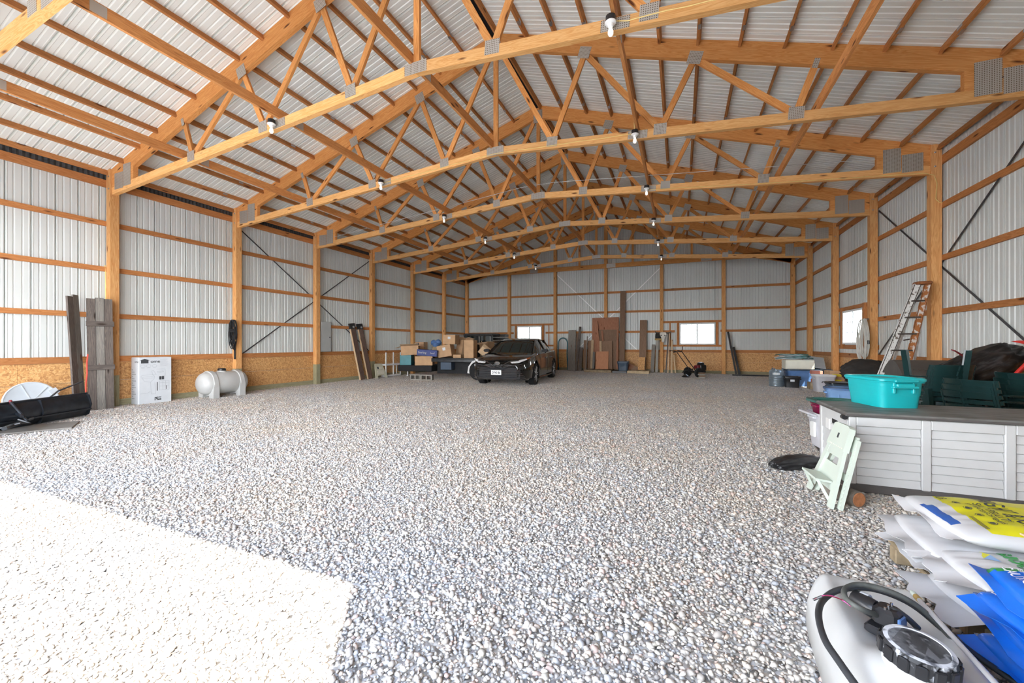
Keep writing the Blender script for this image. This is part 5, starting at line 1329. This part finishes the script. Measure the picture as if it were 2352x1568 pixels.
# green plastic armchairs
def make_chair():
    t = thing('plastic_armchair', 'x', 'chair', (0, 0, 0), 0)
    g = 'chair_green'
    m = Mesh(); n = 8
    rows = [[(-.23+.46*i/n, -.22+.44*j/6, .42 - .03*math.sin(math.pi*i/n) - .015*(j/6)) for i in range(n+1)] for j in range(7)]
    vs = [p for r in rows for p in r] + [(p[0], p[1], p[2]-.012) for r in rows for p in r]; N1 = 7*(n+1); fs = []
    for j in range(6):
        for i in range(n):
            a = j*(n+1)+i; fs.append((a, a+1, a+n+2, a+n+1)); fs.append((N1+a, N1+a+n+1, N1+a+n+2, N1+a+1))
    for i in range(n): fs.append((i, N1+i, N1+i+1, i+1)); a = 6*(n+1)+i; fs.append((a, a+1, N1+a+1, N1+a))
    for j in range(6): a = j*(n+1); fs.append((a, a+n+1, N1+a+n+1, N1+a)); a += n; fs.append((a, N1+a, N1+a+n+1, a+n+1))
    m.add(vs, fs).build('seat', g, t, smooth=True)
    # back: curved rails and slats
    def bc(a, z): return (.27*math.sin(a), .10 + .14*math.cos(a) + (z-.42)*.28, z)
    for z, h in ((.50, .04), (.565, .04), (.63, .04), (.695, .04), (.775, .075)):
        Mesh().rings([[bc(a, z-h/2), bc(a, z+h/2), tuple(Vector(bc(a, z+h/2))+Vector((0, .014, 0))), tuple(Vector(bc(a, z-h/2))+Vector((0, .014, 0)))] for a in [R(-75+15*k) for k in range(11)]]).build('back_rail', g, t, smooth=True)
    for k in range(0, 7, 3):
        a = R(-60+20*k); p, q = Vector(bc(a, .50)), Vector(bc(a, .80)); Mesh().tube([p+Vector((0, .007, 0)), q+Vector((0, .007, 0))], .014, 5).build('back_slat', g, t)
    for s in (-1, 1):
        pts = [(s*.265, .17, .66), (s*.30, .0, .655), (s*.295, -.18, .64), (s*.275, -.26, .60), (s*.27, -.27, .50)]
        Mesh().rings([[tuple(Vector(p)+Vector(q)) for q in ((-.028, 0, 0), (.028, 0, 0), (.024, 0, -.016), (-.024, 0, -.016))] for p in pts]).build('arm', g, t, smooth=True)
        for y, f in ((-.26, -.30), (.22, .34)):
            Mesh().rings([[(s*(.25+.05*(1-z/.5))+dx, y+(f-y)*(1-z/.5)+dy, z) for dx, dy in ((-.028*s, -.02), (.026*s, -.026), (.026*s, .026), (-.028*s, .02))] for z in (0, .25, .50)]).build('leg', g, t, smooth=True)
    return t
ch0 = make_chair(); used = False
def chair(loc, rz, lab, rx=0):
    global used
    c = ch0 if not used else copy_tree(ch0); used = True
    c.location = loc; c.rotation_euler = (rx, 0, rz); c.scale = (.9, .9, .9); c['label'] = lab; c['group'] = 'stacked green garden chairs'
    return c
SX = (('left', (2.86, 6.62), R(195), 5), ('middle', (2.97, 5.86), R(120), 3), ('right', (3.52, 6.12), R(105), 4))
pos = ['bottom', 'second', 'third', 'fourth', 'fifth', 'sixth']
for nm, (x, y), rz, n in SX:
    for k in range(n): chair((x+.004*k, y-.012*k, .012+.062*k), rz+R(rnd.uniform(-2, 2)), f'dark green plastic armchair, {pos[k]} of the {nm} stack' if k < n-1 else f'dark green plastic armchair, topmost of the {nm} stack')
chair((2.90, 6.62, 1.16), R(-24), 'dark green plastic chair upside down with its legs in the air on the left stack', R(180))

# tub stack behind the deck box
t = tote('wheeled_tub', 'grey-white wheeled tub with a wing handle behind the deck box', (1.66, 5.78, .04), .44, .40, .40, 'tote_grey', R(6), ribs=False)
Mesh().cbox(-.10, .0, -.14, .14, -.012, .012, .008).build('wing_handle', 'tote_grey', t, loc=(-.23, 0, .37), rot=(0, R(18), 0))
Mesh().cbox(-.03, .0, -.06, .06, -.09, .09, .01).build('side_recess', 'white_plastic', t, loc=(-.205, 0, .2))
for y in (-.15, .15): Mesh().lathe([(.0005, -.02), (.05, -.022), (.055, 0), (.05, .022), (.0005, .02)], 16, Matrix.Rotation(R(90), 4, 'X')).build('wheel', 'black_plastic', t, loc=(-.12, y, .03), smooth=True)
t = tote('maroon_tub', 'maroon tub nested in the wheeled tub under a green lid', (1.66, 5.78, .33), .38, .36, .21, 'maroon', R(6), ribs=False)
t = thing('green_lid', 'worn dark green lid on the maroon tub', 'lid', (1.66, 5.78, .556), R(6))
Mesh().rings([[(w*math.copysign(abs(math.cos(a))**.5, math.cos(a)), d*math.copysign(abs(math.sin(a))**.5, math.sin(a)), z) for a in [2*math.pi*j/32 for j in range(32)]] for w, d, z in ((.235, .22, 0), (.255, .24, .006), (.25, .235, .03), (.21, .20, .034), (.20, .19, .022))]).build('lid_shell', 'lid_green', t, smooth=True)
for y in (-.1, 0, .1): Mesh().cbox(-.18, .18, y-.012, y+.012, 0, .014, .004).build('lid_rib', 'lid_green', t, loc=(0, 0, .02))
o = Mesh().cbox(-.16, .16, -.4, .4, 0, .02, .003).build('dark_board', 'bin_brown', loc=(1.66, 5.55, .012), rot=(0, 0, R(-6))); o.location = (1.62, 5.62, .008); tag(o, 'dark flat board on the gravel under the wheeled tub', 'board')
blob('black_sack', 'flat black plastic sack lying on the gravel left of the folding stool', 'sack', (1.06, 4.80, .062), (.32, .12, .07), 2, 'sack_black', R(40), .05)

# deck box
DX0, DX1, DY0, DY1, DZ = 1.298, 3.15, 4.20, 4.98, .63
t = thing('deck_box', 'long light grey plastic deck box with slatted panels and a dark lid', 'deck box', (DX0, DY0, 0))
lx, ly = DX1-DX0, DY1-DY0
Mesh().cbox(.0, lx, .0, ly, .005, .075, .01).build('base_plinth', 'deck_dark', t)
Mesh().cbox(.02, lx-.02, .03, ly-.02, .07, DZ, .01).build('box_body', 'deck_grey', t)
edges = [(0, 1.349-DX0), (1.762-DX0, 1.821-DX0), (2.236-DX0, 2.297-DX0), (2.712-DX0, 2.772-DX0), (3.10-DX0, lx)]
for a, b in edges: Mesh().cbox(a, b, .0, .035, .072, DZ, .006).build('front_stile', 'deck_grey', t)
for (a, b), (c, d) in zip(edges, edges[1:]):
    Mesh().cbox(b, c, .0, .034, .555, DZ, .004).build('top_rail', 'deck_grey', t)
    for k in range(7):
        z = .075+.0685*k; s = Mesh(); s.prism([(.008, z+.003), (.028, z+.003), (.028, z+.0655), (.022, z+.0655)], 'x', b+.003, c-.003); s.build('slat', 'deck_grey', t)
for y in (.037, ly-.06): Mesh().cbox(.001, .03, y, y+.06, .072, DZ, .005).build('side_stile', 'deck_grey', t)
for k in range(5):
    z = .075+.0685*k; s = Mesh(); s.prism([(.010, z+.002), (.025, z+.002), (.025, z+.0665), (.017, z+.0665)], 'y', .062, ly-.062); s.build('side_slat', 'deck_grey', t)
Mesh().cbox(.005, .025, .06, ly-.06, .42, DZ, .004).build('side_rail', 'deck_grey', t)
Mesh().box(.0025, .006, .28, .42, .505, .545).build('handle_slot', 'black_matte', t)
for y in (.30, .52): Mesh().cbox(-.006, .006, y-.05, y+.05, .43, .53, .004).build('handle_lug', 'white_plastic', t) if y > .4 else Mesh().cbox(-.008, .006, .26, .44, .44, .50, .004).build('handle_lug', 'white_plastic', t)
Mesh().cbox(-.03, lx+.02, -.025, ly+.02, DZ+.003, DZ+.022, .008).build('lid_rim', 'deck_dark', t)
m = Mesh().rings([[(x, y, z) for x, y in ((-.025+k, -.02+k), (lx+.015-k, -.02+k), (lx+.015-k, ly+.015-k), (-.025+k, ly+.015-k))] for z, k in ((DZ+.022, 0), (DZ+.034, .012), (DZ+.040, .09))]); m.build('lid', 'lid_worn', t)
Mesh().lathe([(.02, 0), (.02, .05)], 10, Matrix.Rotation(R(90), 4, 'X')).build('lid_hinge', 'black_plastic', t, loc=(-.028, .05, DZ-.01))
# teal tote on the deck box
t = tote('teal_tote', 'bright turquoise storage tote standing on the deck box', (1.735, 4.80, DZ+.041), .48, .345, .235, 'teal_tote', R(104), lid='teal_tote', ribs=True, taper=.90, lidh=.02)
for y in (-.075, .075): Mesh().cbox(-.012, .012, y-.010, y+.010, .10, .20, .004).build('handle_strut', 'teal_tote', t, loc=(-.242, 0, .03))
Mesh().cbox(-.035, .0, -.10, .10, .175, .195, .006).build('end_grip', 'teal_tote', t, loc=(-.242, 0, .0)); Mesh().cbox(-.03, .0, -.09, .09, .230, .252, .006).build('lid_latch', 'teal_tote', t, loc=(-.255, 0, .0))

# folding step stool
t = thing('folding_stool', 'mint-white plastic folding step stool leaning on the deck box corner', 'step stool', (1.02, 3.93, .012))
ux = Vector((.03, -.50, 0)).normalized()           # along the width, far foot to near foot
uz = Vector((.155, .06, .53)).normalized()           # up along the leaning frame
uz = (uz - ux*uz.dot(ux)).normalized(); un = ux.cross(uz)
MT = Matrix((ux, uz, un)).transposed().to_4x4()
def frame(name, dz, sc, parent, off, th=.022):
    m = Mesh()
    for s in (-1, 1): m.prism([(s*.235, 0), (s*.175, 0), (s*.105, .44), (s*.15, .44)], 'z', -th, 0)
    m.prism([(-.15, .40), (.15, .40), (.125, .56), (-.125, .56)], 'z', -th*1.3, th*.3)
    m.prism([(-.19, .10), (.19, .10), (.165, .26), (-.165, .26)], 'z', -th*.7, -th*.3) if sc else None
    return m.build(name, 'stool_mint', parent, loc=off)
holder = bpy.data.objects.new('front_frame', None); COL.objects.link(holder); holder.parent = t; holder.matrix_basis = MT
m = Mesh()
for s in (-1, 1): m.prism([(s*.25, 0), (s*.185, 0), (s*.10, .42), (s*.15, .42)], 'z', -.012, .012)
m.prism([(-.19, .11), (.19, .11), (.155, .17), (-.155, .17)], 'z', -.010, .008); m.prism([(-.15, .36), (.15, .36), (.145, .42), (-.145, .42)], 'z', -.010, .010)
m.build('frame_plate', 'stool_mint', holder)
Mesh().prism([(-.155, .42), (.155, .42), (.135, .60), (.10, .615), (-.10, .615), (-.135, .60)], 'z', -.02, .02).build('top_step', 'stool_mint', holder)
Mesh().box(-.012, .012, .50, .54, .018, .022).build('grip_slot', 'print_dark', holder)
for k in range(9): Mesh().lathe([(.005, .018), (.005, .022)], 6).build('tread_stud', 'cream', holder, loc=(-.12+.03*k, .44, 0))
Mesh().prism([(-.14, .17), (.14, .17), (.13, .30), (-.13, .30)], 'z', -.016, -.004).build('step_hinge', 'stool_mint', holder)
hold2 = bpy.data.objects.new('rear_frame', None); COL.objects.link(hold2); hold2.parent = t; hold2.matrix_basis = Matrix.Translation((.052, -.01, 0)) @ MT
m = Mesh()
for s in (-1, 1): m.prism([(s*.25, 0), (s*.20, 0), (s*.115, .52), (s*.155, .52)], 'z', -.012, .010)
m.prism([(-.17, .20), (.17, .20), (.165, .25), (-.165, .25)], 'z', -.01, .008); m.prism([(-.13, .42), (.13, .42), (.125, .54), (-.125, .54)], 'z', -.01, .008)
m.build('frame_plate', 'stool_mint', hold2)
for s in (-1, 1):
    for k in range(16): Mesh().box(-.006, .006, -.005, .005, -.004, .004).build('edge_tooth', 'stool_mint', hold2, loc=(s*(.245-.10*k/16), .02+.03*k, .012)) if s > 0 else None
o = Mesh(); o.prism([(-.13, 0), (.13, 0), (.15, .12), (-.15, .12)], 'z', -.008, .008)
st = o.build('lower_step', 'stool_mint', t); sy = (Matrix.Translation(MT @ Vector((0, .17, .0))) @ Matrix((ux, Vector((-.92, -.05, .16)).normalized(), ux.cross(Vector((-.92, -.05, .16)).normalized()))).transposed().to_4x4()); st.matrix_basis = sy
for s in (-1, 1):
    a = MT @ Vector((s*.14, .17, 0)) + Vector((-.10, -.005, .015)); b = MT @ Vector((s*.17, .04, 0)); Mesh().tube([a, b], .012, 6).build('step_brace', 'stool_mint', t)
# log
t = thing('cut_log', 'short log with an orange sawn end on the gravel before the deck box corner', 'log', (1.235, 3.80, .068), R(30))
mt = Matrix.Rotation(R(-90), 4, 'X')
Mesh().lathe([(.060, 0), (.062, .01), (.060, .15), (.056, .26)], 16, mt).build('log_bark', 'bark', t, smooth=True); Mesh().lathe([(.0005, -.004), (.050, -.004), (.057, .004), (.0005, .006)], 16, mt).build('sawn_end', 'cut_wood', t)

# ================================================================== FOREGROUND: SALT BAGS, SPRAYER TANK
from mathutils import noise as _nz
def bag(name, lab, cat, loc, L, Wd, H, rz, seed, mats, zone, flap=.06, group=None, sag=0.0, wr=1.0, full=.46):
    """filled plastic bag: pillow with welded end seams; zone(u, v, top) picks the print colour"""
    t = thing(name, lab, cat, loc, rz, group)
    nx, ny = 46, 34
    def hgt(u, v):
        e = max(0, 1-abs(u)**3.6)**full * max(0, 1-abs(v)**3.6)**full
        w = _nz.noise(Vector((u*4+seed, v*4, 0)))*.16 + _nz.noise(Vector((u*2.2+seed, v*11, 3)))*.10*wr
        return H*.5*e*(1+w)
    def P(u, v, s):
        k = 1 - .05*(1-abs(u))*0
        x = L/2*u*(1 - .05*(v*v)); y = Wd/2*v*(1-.06*math.cos(u*math.pi/2)*0)
        z = H*.5 + s*hgt(u, v) - sag*u*u
        return (x, y, max(z, .001))
    m = Mesh(); idx = {}
    for s in (1, -1):
        for i in range(nx+1):
            for j in range(ny+1):
                u, v = -1+2*i/nx, -1+2*j/ny
                if s < 0 and (i in (0, nx) or j in (0, ny)): idx[(s, i, j)] = idx[(1, i, j)]; continue
                idx[(s, i, j)] = len(m.v); m.v.append(P(u, v, s))
        for i in range(nx):
            for j in range(ny):
                q = [idx[(s, i, j)], idx[(s, i+1, j)], idx[(s, i+1, j+1)], idx[(s, i, j+1)]]
                m.f.append(tuple(q if s > 0 else q[::-1])); m.mi.append(zone(-1+2*(i+.5)/nx, -1+2*(j+.5)/ny, s))
    m.build('bag_body', mats, t, smooth='all', recalc=False)
    if flap:
        for e in (-1, 1):
            f = Mesh(); n = 12
            for j in range(n+1):
                v = -1+2*j/n; x = e*L/2; y = Wd/2*v*.98; zz = H*.5 - sag
                f.v += [(x*(1-.05*v*v)-e*.004, y, zz), (x + e*flap*(1+.15*math.sin(j*2.1+seed)), y*1.04, zz + .02*math.sin(j*.9+seed) - .012), (x + e*flap*(1+.15*math.sin(j*2.1+seed)), y*1.04, zz + .02*math.sin(j*.9+seed) - .010)]
                if j: b = 3*j; f.f += [(b-3, b, b+1, b-2), (b-3, b-1, b+2, b), (b-2, b+1, b+2, b-1)]; f.mi += [0, 0, 0]
            f.build('end_seam', mats[0], t, recalc=False, smooth=True)
    def warp(c):
        u, v = c.x/(L/2), c.y/(Wd/2); return Vector((c.x, c.y, P(max(-1, min(1, u)), max(-1, min(1, v)), 1)[2] + .003))
    return t, warp
PX0, PX1, PY0, PY1 = 1.12, 2.10, 1.50, 2.95
t = thing('pallet', 'grey weathered pallet under the salt bags in the right foreground', 'pallet', (1.60, 2.62, .012))
for k in range(3): Mesh().cbox(-.50, .50, -.33+.30*k, -.26+.30*k, 0, .085, .006).build('stringer', 'pallet_wood', t)
for k in range(6): Mesh().cbox(-.50+.17*k, -.36+.17*k, -.36, .36, .086, .108, .004).build('deck_board', 'pallet_wood', t)
t = thing('pallet', 'grey weathered pallet under the blue bags at the right edge', 'pallet', (1.52, 1.82, .012))
for k in range(3): Mesh().cbox(-.42, .50, -.33+.30*k, -.26+.30*k, 0, .085, .006).build('stringer', 'pallet_wood', t)
for k in range(6): Mesh().cbox(-.42+.16*k, -.29+.16*k, -.36, .36, .086, .108, .004).build('deck_board', 'pallet_wood', t)
white = lambda u, v, s: 0
G1 = 'salt bags in the right foreground'
bag('salt_bag', 'white salt bag at the bottom of the salt pile', 'bag', (1.50, 2.72, .121), .78, .52, .10, R(3), 1, ['bag_white'], white, group=G1)
bag('salt_bag', 'white salt bag second from the bottom, its flap poking out left', 'bag', (1.47, 2.66, .212), .80, .54, .10, R(-5), 5, ['bag_white', 'print_blue'], white, group=G1)
def z_y(u, v, s):
    if s < 0: return 0
    if u > -.76 and abs(v) < .90: return 1
    if -.965 < u < -.85 and -.60 < v < .36 + .1*math.sin(u*30): return 2
    return 0
t, wp = bag('salt_bag', 'topmost salt bag with a yellow printed panel', 'bag', (1.58, 2.72, .302), .86, .56, .115, R(0), 9, ['bag_white', 'bag_yellow', 'print_blue'], z_y, .022, G1)
def bt(body, x, y, size, mat='print_dark', sx=1.0, bold=.0, rot=-90, w=wp, par=t): return text_mesh(body, size, 'lettering', mat, par, (x, y, 0), (0, 0, R(rot)), warp=w, sx=sx, bold=bold)
bt('BRIGHT & SOFT', -.125, -.0, .105, sx=.56, bold=.0009); bt('SALT PELLETS', -.186, -.01, .044, sx=.9, bold=.0004); bt('FOR WATER SOFTENERS', -.220, -.03, .027, sx=.9, bold=.0003)
bt('40 LB.', -.290, .195, .052, sx=.8, bold=.0006)
for k in range(4):
    cc = (-.262+.002*k, .10-.085*k); m = Mesh()
    r_o, r_i = .016, .0135; n = 20; vs = []; fs = []
    for j in range(n): a = 2*math.pi*j/n; vs += [wp(Vector((cc[0]+r_o*math.cos(a), cc[1]+r_o*math.sin(a), 0))), wp(Vector((cc[0]+r_i*math.cos(a), cc[1]+r_i*math.sin(a), 0)))]
    for j in range(n): a = 2*j; b = 2*((j+1) % n); fs.append((a, b, b+1, a+1))
    m.add(vs, fs); vs = [wp(Vector((cc[0]+.010*math.cos(a)*(1+.3*math.cos(3*a+k)), cc[1]+.010*math.sin(a), 0))) for a in [2*math.pi*j/14 for j in range(14)]]; m.add(vs, [tuple(range(14))])
    m.build('round_mark', 'print_dark', t, recalc=False)
m = Mesh()
for k in range(3): y0, y1 = -.10, -.22; x = -.30-.006*k; m.add([wp(Vector(q)) for q in ((x, y0, 0), (x+.003, y0, 0), (x+.003, y1, 0), (x, y1, 0))], [(0, 1, 2, 3)])
m.build('fine_print', 'print_dark', t, recalc=False)
def z_g(u, v, s):
    if s < 0: return 0
    return 1 if (u > .05 and v < .55) or (u > -.35 and -.1 < v < .22) and u > -.1 else 0
t3, wp3 = bag('salt_bag', 'white bag with green lettering in front of the yellow printed one', 'bag', (1.46, 2.33, .221), .76, .34, .10, R(0), 14, ['bag_white', 'bag_yellow'], z_g, .09, G1)
text_mesh('Goors', .085, 'lettering', 'bag_green', t3, (-.17, .02, 0), (0, 0, R(90)), warp=wp3, bold=.003)
m = Mesh(); m.add([wp3(Vector(q)) for q in ((-.26, .05, 0), (-.22, .02, 0), (-.22, .09, 0))], [(0, 1, 2)]); m.build('drop_mark', 'tote_blue', t3, recalc=False)
m = Mesh(); m.add([wp3(Vector(q)) for q in ((-.26, .05, 0), (-.22, .09, 0), (-.24, .12, 0))], [(0, 1, 2)]); m.build('drop_mark', 'bag_yellow', t3, recalc=False)
bag('salt_bag', 'plain white bag under the one with green lettering', 'bag', (1.43, 2.31, .121), .78, .36, .10, R(4), 17, ['bag_white'], white, .10, G1)
# kraft paper sheet on the bags
o = Mesh().prism([(0, 0), (.34, .06), (.36, .0), (.10, -.05)], 'z', 0, .008).build('kraft_paper_bag', 'cardboard_light', loc=(1.36, 2.47, .405), rot=(R(6), R(-4), R(-58))); tag(o, 'folded brown paper bag lying on the front edge of the yellow printed bag', 'paper bag')
def z_b(u, v, s):
    if s > 0 and -.30 < v - .25*u < -.08: return 1
    return 0
def z_b2(u, v, s): return 1 if (s > 0 and v > .66 - .2*u) else 0
for k in range(4):
    top = k == 3
    t4, wp4 = bag('blue_bag', f'glossy blue bag printed with white caution text, {["lowest", "second", "third", "topmost"][k]} of the stack at the right edge', 'bag', (1.365+.010*(k % 2), 1.71, .121+.076*k), .74, .68, .096, R([3, -2, 4, -3][k]), 20+3*k, ['bag_blue', 'bag_green'], z_b2 if top else z_b, .022, 'blue bags in the right foreground', wr=1.6, full=.33)
    text_mesh('CAUTION', .038, 'lettering', 'print_white', t4, (-.315, .22, 0), (0, 0, R(-90)), warp=wp4, bold=.0006)
    text_mesh('KEEP OUT OF REACH OF CHILDREN', .017, 'lettering', 'print_white', t4, (-.285, .16, 0), (0, 0, R(-90)), warp=wp4, bold=.0003)
    m = Mesh()
    for q in range(6):
        x = -.255+.010*q; y0, y1 = .10, -.06-.03*(q % 3)*.4
        n = 8; vs = []
        for j in range(n+1): yy = y0+(y1-y0)*j/n; vs += [wp4(Vector((x, yy, 0))), wp4(Vector((x+.004, yy, 0)))]
        m.add(vs, [(2*j, 2*j+2, 2*j+3, 2*j+1) for j in range(n)])
    m.build('fine_print', 'tote_blue', t4, recalc=False)

# sprayer tank
SX_, SY_ = .685, 1.74
t = thing('sprayer_tank', 'white plastic spot-sprayer tank with pump and black cap in the right foreground', 'sprayer tank', (SX_, SY_, .012), R(-4))
LX, LY, HZ = .215, .50, .27
m = Mesh(); nx, ny = 44, 80
def th(u, v):
    e = max(0, 1-abs(u)**4.0)**.36 * max(0, 1-abs(v)**5.0)**.34
    h = .235
    # raised shoulder round the rim, pump recess, cap dome
    x, y = u*LX, v*LY
    h += .030*math.exp(-((abs(u)-.74)/.20)**2) + .02*math.exp(-((v-.80)/.12)**2)
    h -= .045*math.exp(-(((x-.03)/.10)**4 + ((y-.10)/.15)**4))
    h += .050*math.exp(-(((x+.035)**2 + (y+.20)**2)/.115**2)**2)
    h += .003*_nz.noise(Vector((x*9, y*9, 0)))
    return h*e
for i in range(nx+1):
    for j in range(ny+1):
        u, v = -1+2*i/nx, -1+2*j/ny
        u2, v2 = math.copysign(abs(u)**.8, u), math.copysign(abs(v)**.85, v)
        kx = 1 - .10*abs(v2)**4 - .12*max(0, v2)**2*0; ky = 1 - .10*abs(u2)**3
        m.v.append((u2*LX*kx, v2*LY*ky, max(.0, th(u2, v2))))
for i in range(nx):
    for j in range(ny): a = i*(ny+1)+j; m.f.append((a, a+ny+1, a+ny+2, a+1)); m.mi.append(0)
loop = [i*(ny+1) for i in range(nx+1)] + [nx*(ny+1)+j for j in range(1, ny+1)] + [i*(ny+1)+ny for i in range(nx-1, -1, -1)] + [j for j in range(ny-1, 0, -1)]
m.f.append(tuple(loop[::-1])); m.mi.append(0)
m.build('tank_shell', 'tank_white', t, smooth='all', recalc=False)
inv = pw(t).inverted()
def Q(x, y, z): return inv @ atZ(x, y, z)
# cap
cp = Vector((-.035, -.20, .285))
Mesh().lathe([(.078, -.02), (.078, .015)], 28).build('filler_neck', 'tank_white', t, smooth=True, loc=cp)
cm = Mesh(); rings = []
for z, r in ((.0, .076), (.008, .083), (.045, .083), (.054, .078), (.056, .067), (.050, .062), (.049, .0005)):
    rings.append([((r - (.006 if (j % 4 == 0 and z < .05 and r > .078) else 0))*math.cos(2*math.pi*j/56), (r - (.006 if (j % 4 == 0 and z < .05 and r > .078) else 0))*math.sin(2*math.pi*j/56), z) for j in range(56)])
cm.rings(rings[:4]); c = cm.build('cap', 'cap_side', t, loc=cp+Vector((0, 0, .008)), rot=(R(4), R(3), 0))
cm = Mesh().rings(rings[3:]); cm.build('cap_face', 'cap_chalky', c, smooth=True)
for k in range(14):
    a = 2*math.pi*k/14; o = Mesh().cbox(-.004, .006, -.013, .013, .006, .045, .003).build('cap_lug', 'black_plastic', c); o.matrix_basis = Matrix.Rotation(a, 4, 'Z') @ Matrix.Translation((.083, 0, 0))
# pump
p0, p1 = Q(1962, 1372, .315), Q(2010, 1400, .315); p2 = Q(2066, 1418, .315); d = (p2-p0).normalized()
Mesh().tube([p0, p0+d*.004, p1-d*.004, p1], [.026, .031, .031, .028], 18).build('pump_motor', 'black_plastic', t, smooth=True)
pl = Mesh().tube([p0+d*.018, p0+d*.042], .0318, 18).build('motor_label', 'carton_white', t, smooth=True)
q = (p1+p2)/2; mt = Matrix.Translation(p1 + d*.035) @ d.to_track_quat('X', 'Z').to_matrix().to_4x4()
Mesh().cbox(-.035, .035, -.034, .034, -.032, .030, .010, mt).build('pump_head', 'black_plastic', t)
Mesh().cbox(.030, .040, -.028, .028, -.028, .016, .006, mt).build('pump_flange', 'tote_blue_deep', t)
for y in (-.025, .0, .025): Mesh().lathe([(.004, 0), (.004, .008)], 8, mt @ Matrix.Translation((.0, y, .028))).build('screw', 'chrome', t)
Mesh().cbox(-.05, .05, -.05, .05, -.062, -.034, .006, mt).build('pump_foot', 'black_plastic', t)
def hz(pts): return [Q(*p) for p in pts]
def smooth_path(P, n=6):
    out = []
    for i in range(len(P)-1):
        a, b, c_, d_ = P[max(i-1, 0)], P[i], P[i+1], P[min(i+2, len(P)-1)]
        for k in range(n):
            s = k/n; out.append(.5*((2*b) + (c_-a)*s + (2*a-5*b+4*c_-d_)*s*s + (-a+3*b-3*c_+d_)*s**3))
    out.append(P[-1]); return out
Mesh().tube(smooth_path(hz([(1985, 1600, .25), (1928, 1520, .27), (1893, 1465, .285), (1880, 1410, .295), (1892, 1376, .29), (1928, 1354, .31), (1990, 1350, .32), (2050, 1366, .32), (2105, 1395, .30), (2160, 1440, .25), (2230, 1496, .19), (2300, 1545, .15), (2380, 1600, .12)])), .0105, 10).build('suction_hose', 'hose_black', t, smooth=True)
Mesh().tube(smooth_path(hz([(2068, 1436, .27), (2020, 1414, .31), (1978, 1398, .345), (1945, 1376, .355), (1940, 1354, .36), (1968, 1342, .36), (2020, 1350, .36), (2080, 1374, .34), (2130, 1410, .30), (2190, 1470, .24), (2250, 1530, .2), (2310, 1600, .16)])), .0088, 10).build('worn_hose', 'hose_worn', t, smooth=True)
Mesh().tube(smooth_path(hz([(2040, 1404, .33), (2058, 1402, .34), (2085, 1420, .32), (2108, 1442, .29)])), .0095, 10).build('outlet_hose', 'hose_black', t, smooth=True)
for dz in (0, .004): Mesh().tube(smooth_path(hz([(1870, 1376, .32+dz), (1888, 1368, .34), (1910, 1368+dz*300, .34), (1935, 1378, .33), (1955, 1392, .32)])), .0016, 5).build('wire', 'pink_wire' if dz == 0 else 'plow_rust', t, smooth=True)
Mesh().tube(hz([(1868, 1377, .32), (1888, 1369, .34)]), .004, 6).build('wire_splice', 'black_plastic', t)
t5 = thing('spray_wand', 'chrome spray wand with a pale green tip lying beside the sprayer tank', 'spray wand', (0, 0, 0))
a, b = atZ(2112, 1378, .30), atZ(2292, 1575, .34); t5.location = a
Mesh().tube([Vector(), b-a, (b-a)*1.2], .0075, 12).build('wand_tube', 'rim_metal', t5, smooth=True)
d = (a-b).normalized()
Mesh().tube([Vector(), d*.03], .0095, 10).build('wand_collar', 'leather_tan', t5, smooth=True); Mesh().tube([d*.03, d*.045, d*.05, d*.068], [.007, .010, .010, .006], 10).build('wand_tip', 'stool_mint', t5, smooth=True)
